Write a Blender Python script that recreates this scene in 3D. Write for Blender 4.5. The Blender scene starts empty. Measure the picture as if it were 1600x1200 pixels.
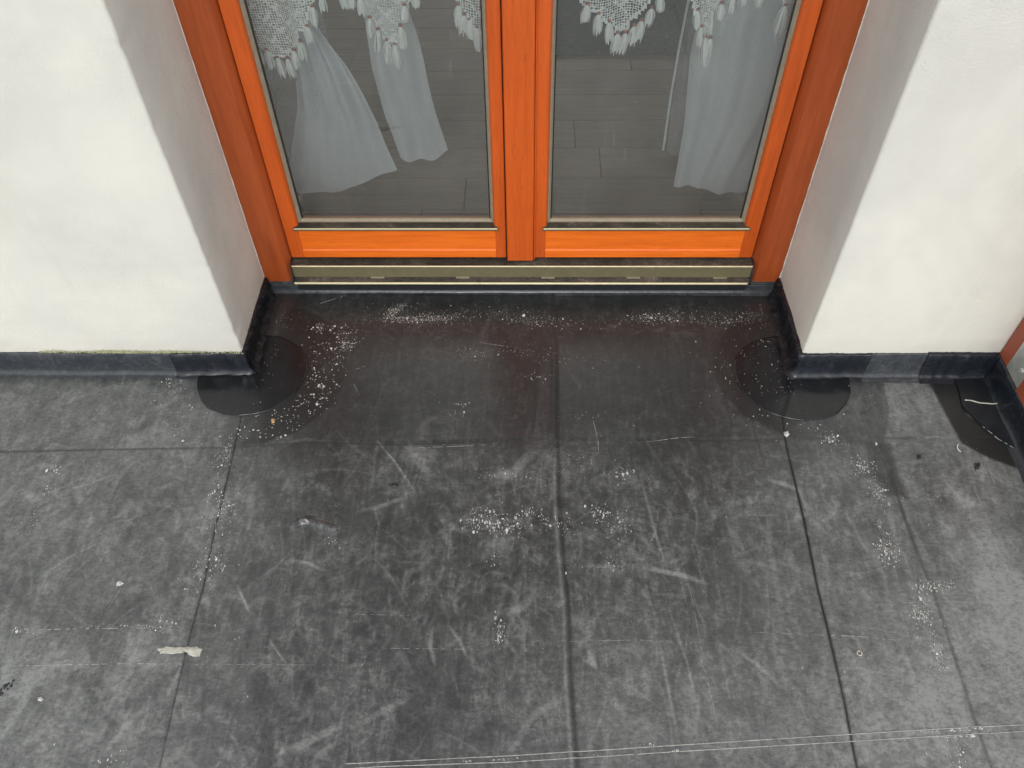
import bpy, bmesh, math, random
import numpy as np
from mathutils import Matrix, Vector
random.seed(7); rng = np.random.default_rng(11)

# ---------------------------------------------------------------- camera, sky, sun, exposure
SC = bpy.context.scene
COL = SC.collection
cam_d = bpy.data.cameras.new('camera'); cam = bpy.data.objects.new('camera', cam_d); COL.objects.link(cam)
_a = [[0.999788, 0.015684, -0.013308], [-0.003542, 0.76858, 0.639744], [-0.020262, 0.639562, -0.768473]]
_r, _u, _f = Vector(_a[0]), Vector(_a[1]), Vector(_a[2])
cam.matrix_world = Matrix(((_r.x, _u.x, -_f.x, 0), (_r.y, _u.y, -_f.y, 0), (_r.z, _u.z, -_f.z, 0), (0, 0, 0, 1)))
cam.location = (0.0, -1.2849, 1.5)
cam_d.sensor_width = 36; cam_d.lens = 1280 / 1600 * 36
cam_d.clip_start = .02; cam_d.clip_end = 200
SC.camera = cam

SUN_EL, SUN_AZ = math.radians(48), math.radians(182)      # azimuth clockwise from +y
w = bpy.data.worlds.new('World'); SC.world = w; w.use_nodes = True
wn = w.node_tree; bg = wn.nodes['Background']
sky = wn.nodes.new('ShaderNodeTexSky'); sky.sky_type = 'NISHITA'; sky.sun_disc = False
sky.sun_elevation = SUN_EL; sky.sun_rotation = SUN_AZ
sky.air_density = 1.0; sky.dust_density = 4.0; sky.ozone_density = 1.0
hs = wn.nodes.new('ShaderNodeHueSaturation'); hs.inputs['Saturation'].default_value = .35   # thin bright cloud cover
wn.links.new(sky.outputs[0], hs.inputs['Color']); cm = wn.nodes.new('ShaderNodeMix'); cm.data_type = 'RGBA'; cm.inputs[0].default_value = .62     # even white cloud layer over the sky
cm.inputs[7].default_value = (6.6, 6.75, 6.8, 1); wn.links.new(hs.outputs[0], cm.inputs[6]); wn.links.new(cm.outputs[2], bg.inputs['Color'])
bg.inputs['Strength'].default_value = .15
sd = bpy.data.lights.new('sun', 'SUN'); sd.energy = .55; sd.angle = math.radians(14); sd.color = (1, .965, .91)
sun = bpy.data.objects.new('sun', sd); COL.objects.link(sun)
_d = Vector((math.sin(SUN_AZ) * math.cos(SUN_EL), math.cos(SUN_AZ) * math.cos(SUN_EL), math.sin(SUN_EL)))
sun.rotation_euler = (-_d).to_track_quat('-Z', 'Y').to_euler(); sun.location = (0, -3, 5)
SC.view_settings.view_transform = 'Standard'; SC.view_settings.look = 'None'
SC.view_settings.exposure = 0.44; SC.view_settings.gamma = 1.0
SC.render.engine = 'CYCLES'

# ---------------------------------------------------------------- helpers
def tag(o, label=None, cat=None, group=None, kind=None):
    if label: o['label'] = label
    if cat: o['category'] = cat
    if group: o['group'] = group
    if kind: o['kind'] = kind
    return o

def empty(name, loc=(0, 0, 0), parent=None):
    o = bpy.data.objects.new(name, None); COL.objects.link(o); o.location = loc
    o.empty_display_size = .05
    if parent: o.parent = parent
    return o

def mesh(name, verts, faces, mats, parent=None, smooth=False, fm=None, bevel=0, auto=None):
    me = bpy.data.meshes.new(name); me.from_pydata([tuple(v) for v in verts], [], faces)
    for m in (mats if isinstance(mats, (list, tuple)) else [mats]): me.materials.append(m)
    if fm: me.polygons.foreach_set('material_index', fm)
    if smooth: me.polygons.foreach_set('use_smooth', [True] * len(me.polygons))
    me.update()
    o = bpy.data.objects.new(name, me); COL.objects.link(o)
    if parent: o.parent = parent
    if bevel:
        b = o.modifiers.new('bevel', 'BEVEL'); b.width = bevel; b.segments = 3; b.limit_method = 'ANGLE'; b.angle_limit = .5
        me.polygons.foreach_set('use_smooth', [True] * len(me.polygons))
        wnm = o.modifiers.new('wn', 'WEIGHTED_NORMAL'); wnm.keep_sharp = True
    return o

def extrude(name, prof, axis, a, b, mats, parent=None, bevel=0, fm=None, n=1):
    """prof: polygon of (u,v); axis 'x' -> (y,z) profile, axis 'z' -> (x,y) profile."""
    vs = []; fs = []; k = len(prof); mi = []
    for i in range(n + 1):
        t = a + (b - a) * i / n
        for (u, v) in prof: vs.append((t, u, v) if axis == 'x' else (u, v, t) if axis == 'z' else (u, t, v))
    for i in range(n):
        for j in range(k):
            j2 = (j + 1) % k
            fs.append((i * k + j, i * k + j2, (i + 1) * k + j2, (i + 1) * k + j)); mi.append(fm[j] if fm else 0)
    fs.append(tuple(range(k))[::-1]); fs.append(tuple(n * k + j for j in range(k))); mi += [0, 0]
    o = mesh(name, vs, fs, mats, parent, fm=mi)
    bm = bmesh.new(); bm.from_mesh(o.data); bmesh.ops.recalc_face_normals(bm, faces=bm.faces); bm.to_mesh(o.data); bm.free()
    if bevel:
        m = o.modifiers.new('bevel', 'BEVEL'); m.width = bevel; m.segments = 3; m.limit_method = 'ANGLE'; m.angle_limit = .4
        o.data.polygons.foreach_set('use_smooth', [True] * len(o.data.polygons))
        o.modifiers.new('wn', 'WEIGHTED_NORMAL')
    return o

def box(name, x0, x1, y0, y1, z0, z1, mats, parent=None, bevel=0):
    return extrude(name, [(x0, y0), (x1, y0), (x1, y1), (x0, y1)], 'z', z0, z1, mats, parent, bevel)

def srgb(r, g, b): return tuple(((c / 255) / 12.92 if c / 255 <= .04045 else ((c / 255 + .055) / 1.055) ** 2.4) for c in (r, g, b)) + (1,)

class Mat:
    def __init__(s, name, rough=.5, col=(.5, .5, .5, 1), metal=0, spec=.5, trans=0):
        s.m = bpy.data.materials.new(name); s.m.use_nodes = True; s.t = s.m.node_tree
        s.b = s.t.nodes['Principled BSDF']
        s.b.inputs['Base Color'].default_value = col; s.b.inputs['Roughness'].default_value = rough
        s.b.inputs['Metallic'].default_value = metal; s.b.inputs['Specular IOR Level'].default_value = spec
        s.tc = s.t.nodes.new('ShaderNodeTexCoord')
    def n(s, typ, **kw):
        x = s.t.nodes.new(typ)
        for k, v in kw.items():
            if k.startswith('_'): setattr(x, k[1:], v)
            else: x.inputs[k.replace('__', ' ')].default_value = v
        return x
    def l(s, a, b): s.t.links.new(a, b)
    def coord(s, scale=(1, 1, 1), rot=(0, 0, 0)):
        mp = s.n('ShaderNodeMapping'); mp.inputs['Scale'].default_value = scale; mp.inputs['Rotation'].default_value = rot
        s.l(s.tc.outputs['Object'], mp.inputs[0]); return mp.outputs[0]
    def noise(s, scale, det=6, rough=.6, dist=0, vec=None):
        x = s.n('ShaderNodeTexNoise', Scale=scale, Detail=det, Roughness=rough, Distortion=dist)
        s.l(vec if vec else s.tc.outputs['Object'], x.inputs['Vector']); return x.outputs['Fac']
    def ramp(s, fac, stops):
        r = s.n('ShaderNodeValToRGB'); e = r.color_ramp.elements
        while len(e) < len(stops): e.new(.5)
        for i, (p, c) in enumerate(stops):
            e[i].position = p; e[i].color = c if isinstance(c, tuple) else (c, c, c, 1)
        s.l(fac, r.inputs[0]); return r.outputs[0]
    def math(s, op, a, b=0, clamp=False):
        x = s.n('ShaderNodeMath', _operation=op, _use_clamp=clamp)
        for i, v in enumerate((a, b)):
            if isinstance(v, (int, float)): x.inputs[i].default_value = v
            else: s.l(v, x.inputs[i])
        return x.outputs[0]
    def mix(s, fac, a, b, mode='MIX'):
        x = s.n('ShaderNodeMix', _data_type='RGBA', _blend_type=mode)
        for i, v in ((0, fac), (6, a), (7, b)):
            if isinstance(v, (int, float, tuple)): x.inputs[i].default_value = v
            else: s.l(v, x.inputs[i])
        return x.outputs[2]
    def bump(s, h, strength=.3, dist=.001):
        b = s.n('ShaderNodeBump', Strength=strength, Distance=dist); s.l(h, b.inputs['Height']); s.l(b.outputs[0], s.b.inputs['Normal'])
    def base(s, c): s.l(c, s.b.inputs['Base Color'])
    def rough(s, c): s.l(c, s.b.inputs['Roughness'])

# ---------------------------------------------------------------- materials
def m_plaster(name='plaster', tint=(.80, .79, .72, 1)):
    m = Mat(name, .92, spec=.2)
    big = m.ramp(m.noise(2.2, 4, .6, .3), [(.36, (tint[0] * .84, tint[1] * .84, tint[2] * .86, 1)), (.62, tint)])
    sp = m.ramp(m.noise(210, 3, .6), [(.62, 0.0), (.75, 1.0)])
    zone = m.ramp(m.noise(3.1, 3, .5), [(.45, 0.0), (.6, 1.0)])
    c = m.mix(m.math('MULTIPLY', m.math('MULTIPLY', sp, zone), .34), big, (.50, .48, .42, 1))
    dots = m.n('ShaderNodeTexVoronoi', Scale=26.0); m.l(m.tc.outputs['Object'], dots.inputs['Vector'])
    dd = m.ramp(dots.outputs['Distance'], [(.02, 1.0), (.05, 0.0)])
    dsel = m.ramp(m.noise(7.0, 2), [(.6, 0.0), (.64, 1.0)])
    c = m.mix(m.math('MULTIPLY', m.math('MULTIPLY', dd, dsel), .55), c, (.2, .19, .17, 1))
    sx = m.n('ShaderNodeSeparateXYZ'); m.l(m.tc.outputs['Object'], sx.inputs[0])
    foot_ = m.ramp(m.math('ADD', sx.outputs[2], m.math('MULTIPLY', m.noise(30, 5, .7), .05)), [(.085, 1.0), (.15, 0.0)])
    c = m.mix(m.math('MULTIPLY', foot_, .22), c, (.50, .46, .36, 1))
    run = m.ramp(m.noise(9, 5, .7, .3, m.coord((1, 1, .12))), [(.58, 0.0), (.74, .16)])
    c = m.mix(run, c, (.56, .54, .46, 1))
    m.base(c)
    h = m.math('ADD', m.math('MULTIPLY', m.noise(230, 4, .65), m.math('ADD', m.math('MULTIPLY', zone, .9), .35)), m.math('MULTIPLY', m.noise(18, 4, .5), 1.5))
    m.bump(h, .75, .0016); return m.m

def m_wood(name, dark, light, axis, rough=.38):
    m = Mat(name, rough, spec=.5)
    sc = {'z': (1, 1, .06), 'x': (.06, 1, 1)}[axis]
    v = m.coord(sc)
    grain = m.noise(55, 8, .65, .6, v); fine = m.noise(330, 3, .6, 0, v)
    big = m.noise(5, 3, .5, .5, m.coord({'z': (1, 1, .3), 'x': (.3, 1, 1)}[axis]))
    f = m.math('ADD', m.math('MULTIPLY', grain, .55), m.math('ADD', m.math('MULTIPLY', fine, .25), m.math('MULTIPLY', big, .3)))
    c = m.ramp(f, [(.42, dark), (.64, light)])
    pores = m.ramp(m.noise(420, 2, .5, 0, v), [(.28, 1.0), (.36, 0.0)])
    c = m.mix(m.math('MULTIPLY', pores, .35), c, (dark[0] * .45, dark[1] * .4, dark[2] * .4, 1))
    dirt = m.ramp(m.noise(24, 6, .7), [(.62, 0.0), (.8, 1.0)])
    c = m.mix(m.math('MULTIPLY', dirt, .07), c, (.40, .22, .12, 1))
    m.base(c); m.rough(m.ramp(grain, [(.3, rough - .06), (.7, rough + .14)]))
    m.bump(f, .12, .0008); return m.m

def m_membrane(name, base=(.024, .0265, .0285, 1), chalk=(.240, .250, .248, 1), amount=.66, rough=.34, attr=True, rmod=.22, bstr=.22, spec=.5):
    m = Mat(name, rough, spec=spec)
    v = m.coord((1, 1, 1))
    w1 = m.noise(3.2, 7, .62, 1.3, v); w2 = m.noise(13, 8, .68, 1.9, v); w3 = m.noise(46, 8, .78, 1.6, m.coord((1, 1.7, 1), (0, 0, .5)))
    weave = m.noise(420, 2, .5, 0, m.coord((1, .25, 1)))
    sa = m.noise(34, 6, .66, 1.3, m.coord((1, .26, 1), (0, 0, .9))); sb = m.noise(30, 6, .66, 1.5, m.coord((1, .22, 1), (0, 0, -.75)))
    smear = m.math('MAXIMUM', sa, sb)
    cloud = m.math('ADD', m.math('MULTIPLY', w1, .20), m.math('ADD', m.math('MULTIPLY', w2, .20), m.math('ADD', m.math('MULTIPLY', w3, .30), m.math('MULTIPLY', m.math('SUBTRACT', smear, .06), .30))))
    cf = m.ramp(cloud, [(.43, 0.0), (.50, .20), (.565, .72)])
    # hairline swirls of rubbed dust
    hz_ = None
    for sc_, an, ds in ((7.0, .7, 1.6), (11.0, -.6, 1.2), (19.0, 2.0, .8)):
        nn_ = m.noise(sc_, 2.2, .55, ds, m.coord((1, .45, 1), (0, 0, an)))
        ln = m.ramp(m.math('ABSOLUTE', m.math('SUBTRACT', nn_, .5)), [(.0, 1.0), (.012, .25), (.03, 0.0)])
        hz_ = ln if hz_ is None else m.math('MAXIMUM', hz_, ln)
    hm = m.ramp(m.noise(5.5, 5, .7, .8, m.coord((1, 1, 1), (0, 0, 1.2))), [(.48, 0.0), (.68, 1.0)])
    cf = m.math('ADD', cf, m.math('MULTIPLY', m.math('MULTIPLY', hz_, hm), .34))
    cf = m.math('MULTIPLY', cf, amount)
    br = m.ramp(m.noise(95, 6, .75, .6, m.coord((1, 1.6, 1))), [(.34, 0.35), (.64, 1.1)])
    gl = 0.0
    if attr:
        at = m.n('ShaderNodeVertexColor', _layer_name='marks'); sep = m.n('ShaderNodeSeparateColor'); m.l(at.outputs[0], sep.inputs[0])
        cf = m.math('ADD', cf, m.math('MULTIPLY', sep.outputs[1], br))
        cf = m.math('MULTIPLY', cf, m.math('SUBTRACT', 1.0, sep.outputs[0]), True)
    cf = m.math('ADD', cf, m.math('MULTIPLY', m.math('SUBTRACT', weave, .5), .07), True)
    c = m.mix(cf, base, chalk)
    if attr:
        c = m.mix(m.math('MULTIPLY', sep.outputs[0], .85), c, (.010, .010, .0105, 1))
    m.base(c)
    r = m.math('ADD', m.math('MULTIPLY', cf, rmod), rough)
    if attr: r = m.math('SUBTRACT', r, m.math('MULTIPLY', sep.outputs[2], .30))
    m.rough(r)
    h = m.math('ADD', m.math('MULTIPLY', m.noise(26, 5, .6, .4), 1.2), m.math('ADD', m.math('MULTIPLY', weave, .12), m.math('MULTIPLY', w3, .3)))
    m.bump(h, bstr, .0016); return m.m

def m_simple(name, col, rough=.5, metal=0, var=.25, scale=30, bump=.1, spec=.5):
    m = Mat(name, rough, metal=metal, spec=spec)
    f = m.noise(scale, 6, .65, .5)
    m.base(m.ramp(f, [(.3, tuple(c * (1 - var) for c in col[:3]) + (1,)), (.7, tuple(min(1, c * (1 + var)) for c in col[:3]) + (1,))]))
    m.rough(m.ramp(f, [(.3, max(0.02, rough - .08)), (.7, min(1, rough + .08))])); m.bump(f, bump, .001); return m.m

PLASTER = m_plaster()
FRAME = m_wood('frame_wood', (.33, .062, .014, 1), (.46, .096, .022, 1), 'z')
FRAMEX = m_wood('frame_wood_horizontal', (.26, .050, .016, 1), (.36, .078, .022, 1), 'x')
LEAF = m_wood('leaf_wood', (.48, .078, .008, 1), (.66, .112, .012, 1), 'z', .34)
RAIL = m_wood('rail_wood', (.68, .115, .007, 1), (.90, .185, .013, 1), 'x', .36)
POSTW = m_wood('post_wood', (.28, .062, .030, 1), (.36, .088, .042, 1), 'z', .5)
DARKGAP = m_simple('dark_gap', (.02, .012, .008), .8)
SEALTAN = m_simple('tan_seal', (.30, .25, .18), .55, var=.15, scale=60)
ALU = m_simple('olive_aluminium', (.185, .165, .095), .48, .25, .12, 40, .05)
ALUEDGE = m_simple('bare_bright_edge', (.80, .72, .48), .35, .3, .1, 50, .05)
def m_dirt():
    m = Mat('dirty_aluminium', .8)
    f = m.math('ADD', m.math('MULTIPLY', m.noise(160, 6, .7, .3, m.coord((.6, 1, 1))), .45), m.math('MULTIPLY', m.noise(14, 3, .6, .4, m.coord((.7, 1, 1))), .55))
    m.base(m.ramp(f, [(.42, (.022, .018, .013, 1)), (.54, (.060, .046, .034, 1)), (.68, (.17, .14, .11, 1))]))
    m.bump(f, .5, .001); return m.m
DIRT = m_dirt()
CLIP = m_simple('grey_plastic', (.26, .235, .165), .5, var=.2, scale=80)
CAULK = m_simple('white_sealant', (.78, .72, .64), .6, var=.08)
BLACKSEAL = m_simple('black_gasket', (.018, .02, .022), .4)
FLOORM = m_membrane('weathered_membrane')
FRESH = m_membrane('fresh_membrane', (.008, .010, .014, 1), (.04, .043, .048, 1), .5, .34, False, .1, .30)
PATCHM = m_membrane('patch_membrane', (.007, .0085, .011, 1), (.05, .053, .056, 1), .26, .20, False, .14, .25)
UPM = m_membrane('upstand_membrane', (.030, .035, .043, 1), (.11, .118, .127, 1), .7, .21, False, .12, .22)
UPDARK = m_membrane('upstand_membrane_new', (.010, .013, .019, 1), (.050, .056, .068, 1), .5, .21, False, .1, .34)
def m_tar():
    m = Mat('bitumen_paint', .32, (.006, .007, .009, 1))
    f = m.noise(70, 7, .7, .8, m.coord((1, 1, .35)))
    m.base(m.ramp(f, [(.4, (.006, .007, .009, 1)), (.75, (.03, .034, .04, 1))])); m.bump(f, .9, .004); return m.m
TAR = m_tar()
WHITEP = m_simple('white_paint_fleck', (.56, .56, .54), .7, var=.62, scale=130)
GREYP = m_simple('pale_dust_fleck', (.34, .34, .33), .8, var=.4, scale=200)
CHALK = m_simple('chalk_line', (.40, .40, .38), .8, var=.35, scale=120)
TANP = m_simple('tan_crumb', (.42, .28, .12), .8)
GALV = None
def m_galv():
    m = Mat('galvanised_steel', .45, metal=.55)
    f = m.n('ShaderNodeTexVoronoi', Scale=55.0); m.l(m.tc.outputs['Object'], f.inputs['Vector'])
    g = m.noise(40, 6, .7, .8)
    c = m.mix(m.ramp(g, [(.4, 0.0), (.65, .7)]), m.ramp(f.outputs['Distance'], [(.1, (.40, .43, .42, 1)), (.7, (.55, .58, .56, 1))]), (.62, .60, .52, 1))
    m.base(c); m.bump(g, .2, .001); return m.m
GALV = m_galv()
def m_moss():
    m = Mat('moss', .95)
    f = m.noise(150, 5, .7)
    m.base(m.ramp(f, [(.35, (.30, .31, .16, 1)), (.6, (.50, .51, .30, 1)), (.75, (.68, .66, .54, 1))])); m.bump(f, .8, .002); return m.m
MOSS = m_moss()
def m_glass():
    m = Mat('window_glass', .03)
    t = m.t; t.nodes.remove(m.b)
    out = t.nodes['Material Output']
    tr = m.n('ShaderNodeBsdfTransparent'); tr.inputs[0].default_value = (.90, .945, .93, 1)
    gl = m.n('ShaderNodeBsdfGlossy', Roughness=.012); gl.inputs[0].default_value = (.96, 1, .99, 1)
    fr = m.n('ShaderNodeFresnel', IOR=1.52)
    fac = m.math('MULTIPLY', fr.outputs[0], 3.0, True)
    bn = m.n('ShaderNodeBump', Strength=.12, Distance=.004); m.l(m.noise(3.5, 2, .5), bn.inputs['Height'])
    m.l(bn.outputs[0], gl.inputs['Normal'])
    s1 = m.n('ShaderNodeMixShader'); m.l(fac, s1.inputs[0]); m.l(tr.outputs[0], s1.inputs[1]); m.l(gl.outputs[0], s1.inputs[2])
    df = m.n('ShaderNodeBsdfDiffuse'); df.inputs[0].default_value = (.66, .65, .60, 1)
    film = m.ramp(m.noise(7, 6, .65, .5), [(.3, .035), (.75, .10)])
    st = m.ramp(m.noise(70, 4, .7, .3, m.coord((1, 1, .10))), [(.60, 0.0), (.75, .22)])
    zone = m.ramp(m.noise(3.2, 2, .5), [(.54, 0.0), (.66, 1.0)])
    sp = m.n('ShaderNodeTexVoronoi', Scale=90.0); m.l(m.tc.outputs['Object'], sp.inputs['Vector'])
    spk = m.math('MULTIPLY', m.ramp(sp.outputs['Distance'], [(.05, .6), (.09, 0.0)]), m.ramp(m.noise(9, 3), [(.58, 0.0), (.65, 1.0)]))
    f = m.math('ADD', m.math('ADD', film, m.math('MULTIPLY', st, zone)), spk, True)
    s2 = m.n('ShaderNodeMixShader'); m.l(f, s2.inputs[0]); m.l(s1.outputs[0], s2.inputs[1]); m.l(df.outputs[0], s2.inputs[2])
    m.l(s2.outputs[0], out.inputs[0]); return m.m
GLASS = m_glass()
def m_sheer(name, col, alpha):
    m = Mat(name, .9)
    t = m.t; t.nodes.remove(m.b); out = t.nodes['Material Output']
    d = m.n('ShaderNodeBsdfDiffuse'); d.inputs[0].default_value = col
    tl = m.n('ShaderNodeBsdfTranslucent'); tl.inputs[0].default_value = col
    tr = m.n('ShaderNodeBsdfTransparent')
    a = m.n('ShaderNodeMixShader', Fac=.4); m.l(d.outputs[0], a.inputs[1]); m.l(tl.outputs[0], a.inputs[2])
    b = m.n('ShaderNodeMixShader'); wv = m.noise(900, 2, .5, 0, m.coord((1, 1, .4)))
    m.l(m.ramp(wv, [(.3, alpha - .12), (.7, alpha + .1)]), b.inputs[0]); m.l(tr.outputs[0], b.inputs[1]); m.l(a.outputs[0], b.inputs[2])
    m.l(b.outputs[0], out.inputs[0]); return m.m
SHEER = m_sheer('sheer_fabric', (.86, .90, .94, 1), .88)
SHEERD = m_sheer('sheer_fabric_thin', (.62, .66, .70, 1), .38)
LACE = m_simple('crochet_cotton', (.95, .96, .93), .95, var=.08, scale=180, bump=.5)
BEADM = m_simple('pink_brown_bead', (.42, .15, .11), .5)
PLANKM = m_wood('oak_plank', (.24, .17, .11, 1), (.40, .30, .20, 1), 'x', .5)
INT = m_simple('interior_paint', (.8, .8, .77), .9, var=.05, scale=3)
RUGM = m_simple('dark_green_rug', (.06, .085, .08), .95, var=.5, scale=70, bump=.6)
SOFFIT = m_simple('soffit_paint', (.7, .68, .63), .9, var=.05)

# ---------------------------------------------------------------- measured lines on the roof membrane (metres)
S1 = [(-0.6806,-0.0194), (-0.6642,-0.1454), (-0.6562,-0.3038), (-0.6528,-0.431), (-0.644,-0.554), (-0.6429,-0.6726), (-0.6387,-0.792), (-0.6327,-0.9002)]
S3 = [(0.6361,-0.0136), (0.5801,-0.1385), (0.5744,-0.219), (0.5741,-0.4014), (0.5685,-0.5524), (0.5686,-0.6602), (0.5679,-0.7671), (0.5629,-0.865)]
S2 = [(0.0624,0.0453), (0.0599,-0.1869), (0.0581,-0.3635), (0.0645,-0.5056), (0.0711,-0.6012), (0.0719,-0.7554), (0.0766,-0.8656), (0.078,-0.8915)]
S4 = [(0.766,-0.1097), (0.7766,-0.2178), (0.777,-0.3659), (0.7803,-0.4852), (0.7866,-0.5679), (0.7853,-0.6826), (0.7834,-0.776), (0.7827,-0.8809)]
HC = [(-1.19,-0.2406), (-0.9013,-0.2318), (-0.6634,-0.225), (-0.4995,-0.2099), (-0.3101,-0.2175), (-0.0369,-0.2052), (0.3944,-0.1973), (0.6814,-0.1903), (0.824,-0.1894)]
def xofy(L, y):
    P = sorted((p[1], p[0]) for p in L); ys = np.array([p[0] for p in P]); xs = np.array([p[1] for p in P])
    o = np.interp(y, ys, xs)
    lo = y < ys[0]
    return np.where(lo, xs[0] + (y - ys[0]) * (xs[3] - xs[0]) / (ys[3] - ys[0]), o)
def yofx(L, x):
    P = sorted(L); return np.interp(x, [p[0] for p in P], [p[1] for p in P])
CL, CR = (-.676, 0.0), (.637, 0.0)            # outer corners of the two wall ends
YD = .281                                      # door frame face

# smooth value noise in numpy
def vnoise(x, y, s, seed):
    r = np.random.default_rng(seed); g = r.random((256, 256))
    u, v = x * s + 100, y * s + 100; i, j = np.floor(u).astype(int), np.floor(v).astype(int); a, b = u - i, v - j
    a = a * a * (3 - 2 * a); b = b * b * (3 - 2 * b)
    G = lambda p, q: g[p % 256, q % 256]
    return (G(i, j) * (1 - a) + G(i + 1, j) * a) * (1 - b) + (G(i, j + 1) * (1 - a) + G(i + 1, j + 1) * a) * b - .5
gs = lambda d, w: np.exp(-(d / w) ** 2)
def segd(x, y, a, b):
    ax, ay = a; bx, by = b; dx, dy = bx - ax, by - ay; L = dx * dx + dy * dy
    t = np.clip(((x - ax) * dx + (y - ay) * dy) / L, 0, 1)
    return np.hypot(x - ax - t * dx, y - ay - t * dy), t
WR = [(-0.5579,-0.4149), (-0.4952,-0.4251), (-0.4667,-0.4112), (-0.4365,-0.414), (-0.4043,-0.4305)]
def height(x, y):
    h = .0016 * vnoise(x, y, 3.1, 1) + .0009 * vnoise(x, y, 9, 2) + .00025 * vnoise(x, y, 35, 3)
    d2 = x - xofy(S2, y) + .002 * vnoise(x, y, 14, 5)
    h = h + .0020 * gs(d2, .0065) + .0008 * np.tanh(d2 / .006) * -1
    d4 = x - xofy(S4, y) + .005 * vnoise(x, y, 9, 6)
    h = h + (.0026 + .002 * vnoise(x, y, 8, 7)) * gs(d4, .008) * (y < -.12)
    d1 = x - xofy(S1, y); d3 = x - xofy(S3, y)
    h = h + .0010 * gs(d1 + .006, .007) + .0009 * gs(d3 - .006, .008)
    dh = y - yofx(HC, x) + .002 * vnoise(x, y, 6, 8)
    h = h - .0011 * gs(dh, .004) + .0008 * gs(dh - .009, .007)
    dw, tw = segd(x, y, WR[1], WR[2]); h = h + .0052 * gs(dw, .0075)
    dw, tw = segd(x, y, WR[2], WR[4]); h = h + .0058 * gs(dw, .0075)
    dw, tw = segd(x, y, WR[0], (WR[0][0] + .012, WR[0][1])); h = h + .0022 * gs(dw, .006)
    h = h + .0020 * gs(y - .150 - .01 * vnoise(x, y, 4, 9), .035) * (np.abs(x) < .7)       # low fold across the doorway
    return h

# ---- wear and light raster: R = primer stain and painted shade, G = chalky scuff and painted glare, B = polish
RX0, RX1, RY0, RY1, RS = -1.60, 1.12, -1.30, .28, .0018
NX, NY = int((RX1 - RX0) / RS) + 1, int((RY1 - RY0) / RS) + 1
gx, gy = np.meshgrid(RX0 + np.arange(NX) * RS, RY0 + np.arange(NY) * RS)
R_ = np.zeros_like(gx); G_ = np.zeros_like(gx); B_ = np.zeros_like(gx)
sm = lambda t: np.clip(t, 0, 1) ** 2 * (3 - 2 * np.clip(t, 0, 1))
def ring(c, r, x, y, n, seed):
    d = np.hypot(x - c[0], y - c[1]) + .022 * vnoise(x, y, 9, seed) + .010 * vnoise(x, y, 40, seed + 5); return np.clip((r - d) / .010, 0, 1) * n
R_ = np.maximum(R_, ring((-.668, .01), .232, gx, gy, .74, 21) * np.clip((gx + .90 + .1 * vnoise(gx, gy, 9, 3)) / .12, .0, 1) * np.clip(1.0 - np.clip((-.60 - gx) / .06, 0, 1) * .75, 0, 1))
R_ = np.maximum(R_, ring((.640, .01), .205, gx, gy, .70, 22) * np.clip((.70 - gx) / .12, .0, 1))
def poly_mask(x, y, P, soft=.004):
    inside = np.zeros(x.shape, bool); dm = np.full(x.shape, 9.0)
    for (a, b) in zip(P, P[1:] + P[:1]):
        c = ((a[1] > y) != (b[1] > y)); xi = (b[0] - a[0]) * (y - a[1]) / ((b[1] - a[1]) or 1e-9) + a[0]
        inside ^= c & (x < xi); dm = np.minimum(dm, segd(x, y, a, b)[0])
    return np.clip(.5 + np.where(inside, dm, -dm) / soft, 0, 1)
W1 = [(0.9459,0.0018), (1.029,0.0021), (1.005,-0.1233), (1.08,-0.2245), (1.09,-0.2364), (1.075,-0.2752), (1.011,-0.242), (0.9658,-0.2026), (0.9575,-0.1272)]
W2 = [(0.7522,-0.0031), (0.8432,-0.0027), (0.8319,-0.1093), (0.7878,-0.2177), (0.6647,-0.201), (0.7213,-0.1192)]
W3 = [(0.7481,-0.1969), (0.8077,-0.2071), (0.8047,-0.3484), (0.7598,-0.3408), (0.7443,-0.2658)]
W4 = [(0.8432,-0.0027), (0.9372,-0.0023), (0.9575,-0.1272), (0.9615,-0.2027), (0.8865,-0.2171), (0.799,-0.2383), (0.7926,-0.2002)]
R_ = np.maximum(R_, poly_mask(gx, gy, W1, .007) * .85); R_ = np.maximum(R_, poly_mask(gx, gy, W2) * .33); R_ = np.maximum(R_, poly_mask(gx, gy, W3, .012) * .45)
G_ += poly_mask(gx, gy, W4, .008) * .12
for (a, s) in ((S1, .0020), (S3, .0026)):
    R_ = np.maximum(R_, gs(gx - xofy(a, gy), s) * (.70 if a is S1 else .9) * (gy < -.09) * (1 - (.5 if a is S1 else .1) * sm((-gy - .55) / .2)))
R_ = np.maximum(R_, gs(gy - yofx(HC, gx), .0022) * (.45 + .5 * vnoise(gx, gy, 5, 40)) * (gx < .87))
R_ = np.maximum(R_, gs(gx - xofy(S2, gy) - .008, .0045) * .55 * (gy < .02))  # shadow side of the middle seam ridge, painted dark
R_ = np.maximum(R_, gs(gx - xofy(S4, gy) - .006, .004) * .4 * (gy < -.12))
G_ += gs(gx - xofy(S2, gy) + .002, .003) * .45 * (gy < -.25)  # lit side of the middle seam ridge, painted pale
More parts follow.
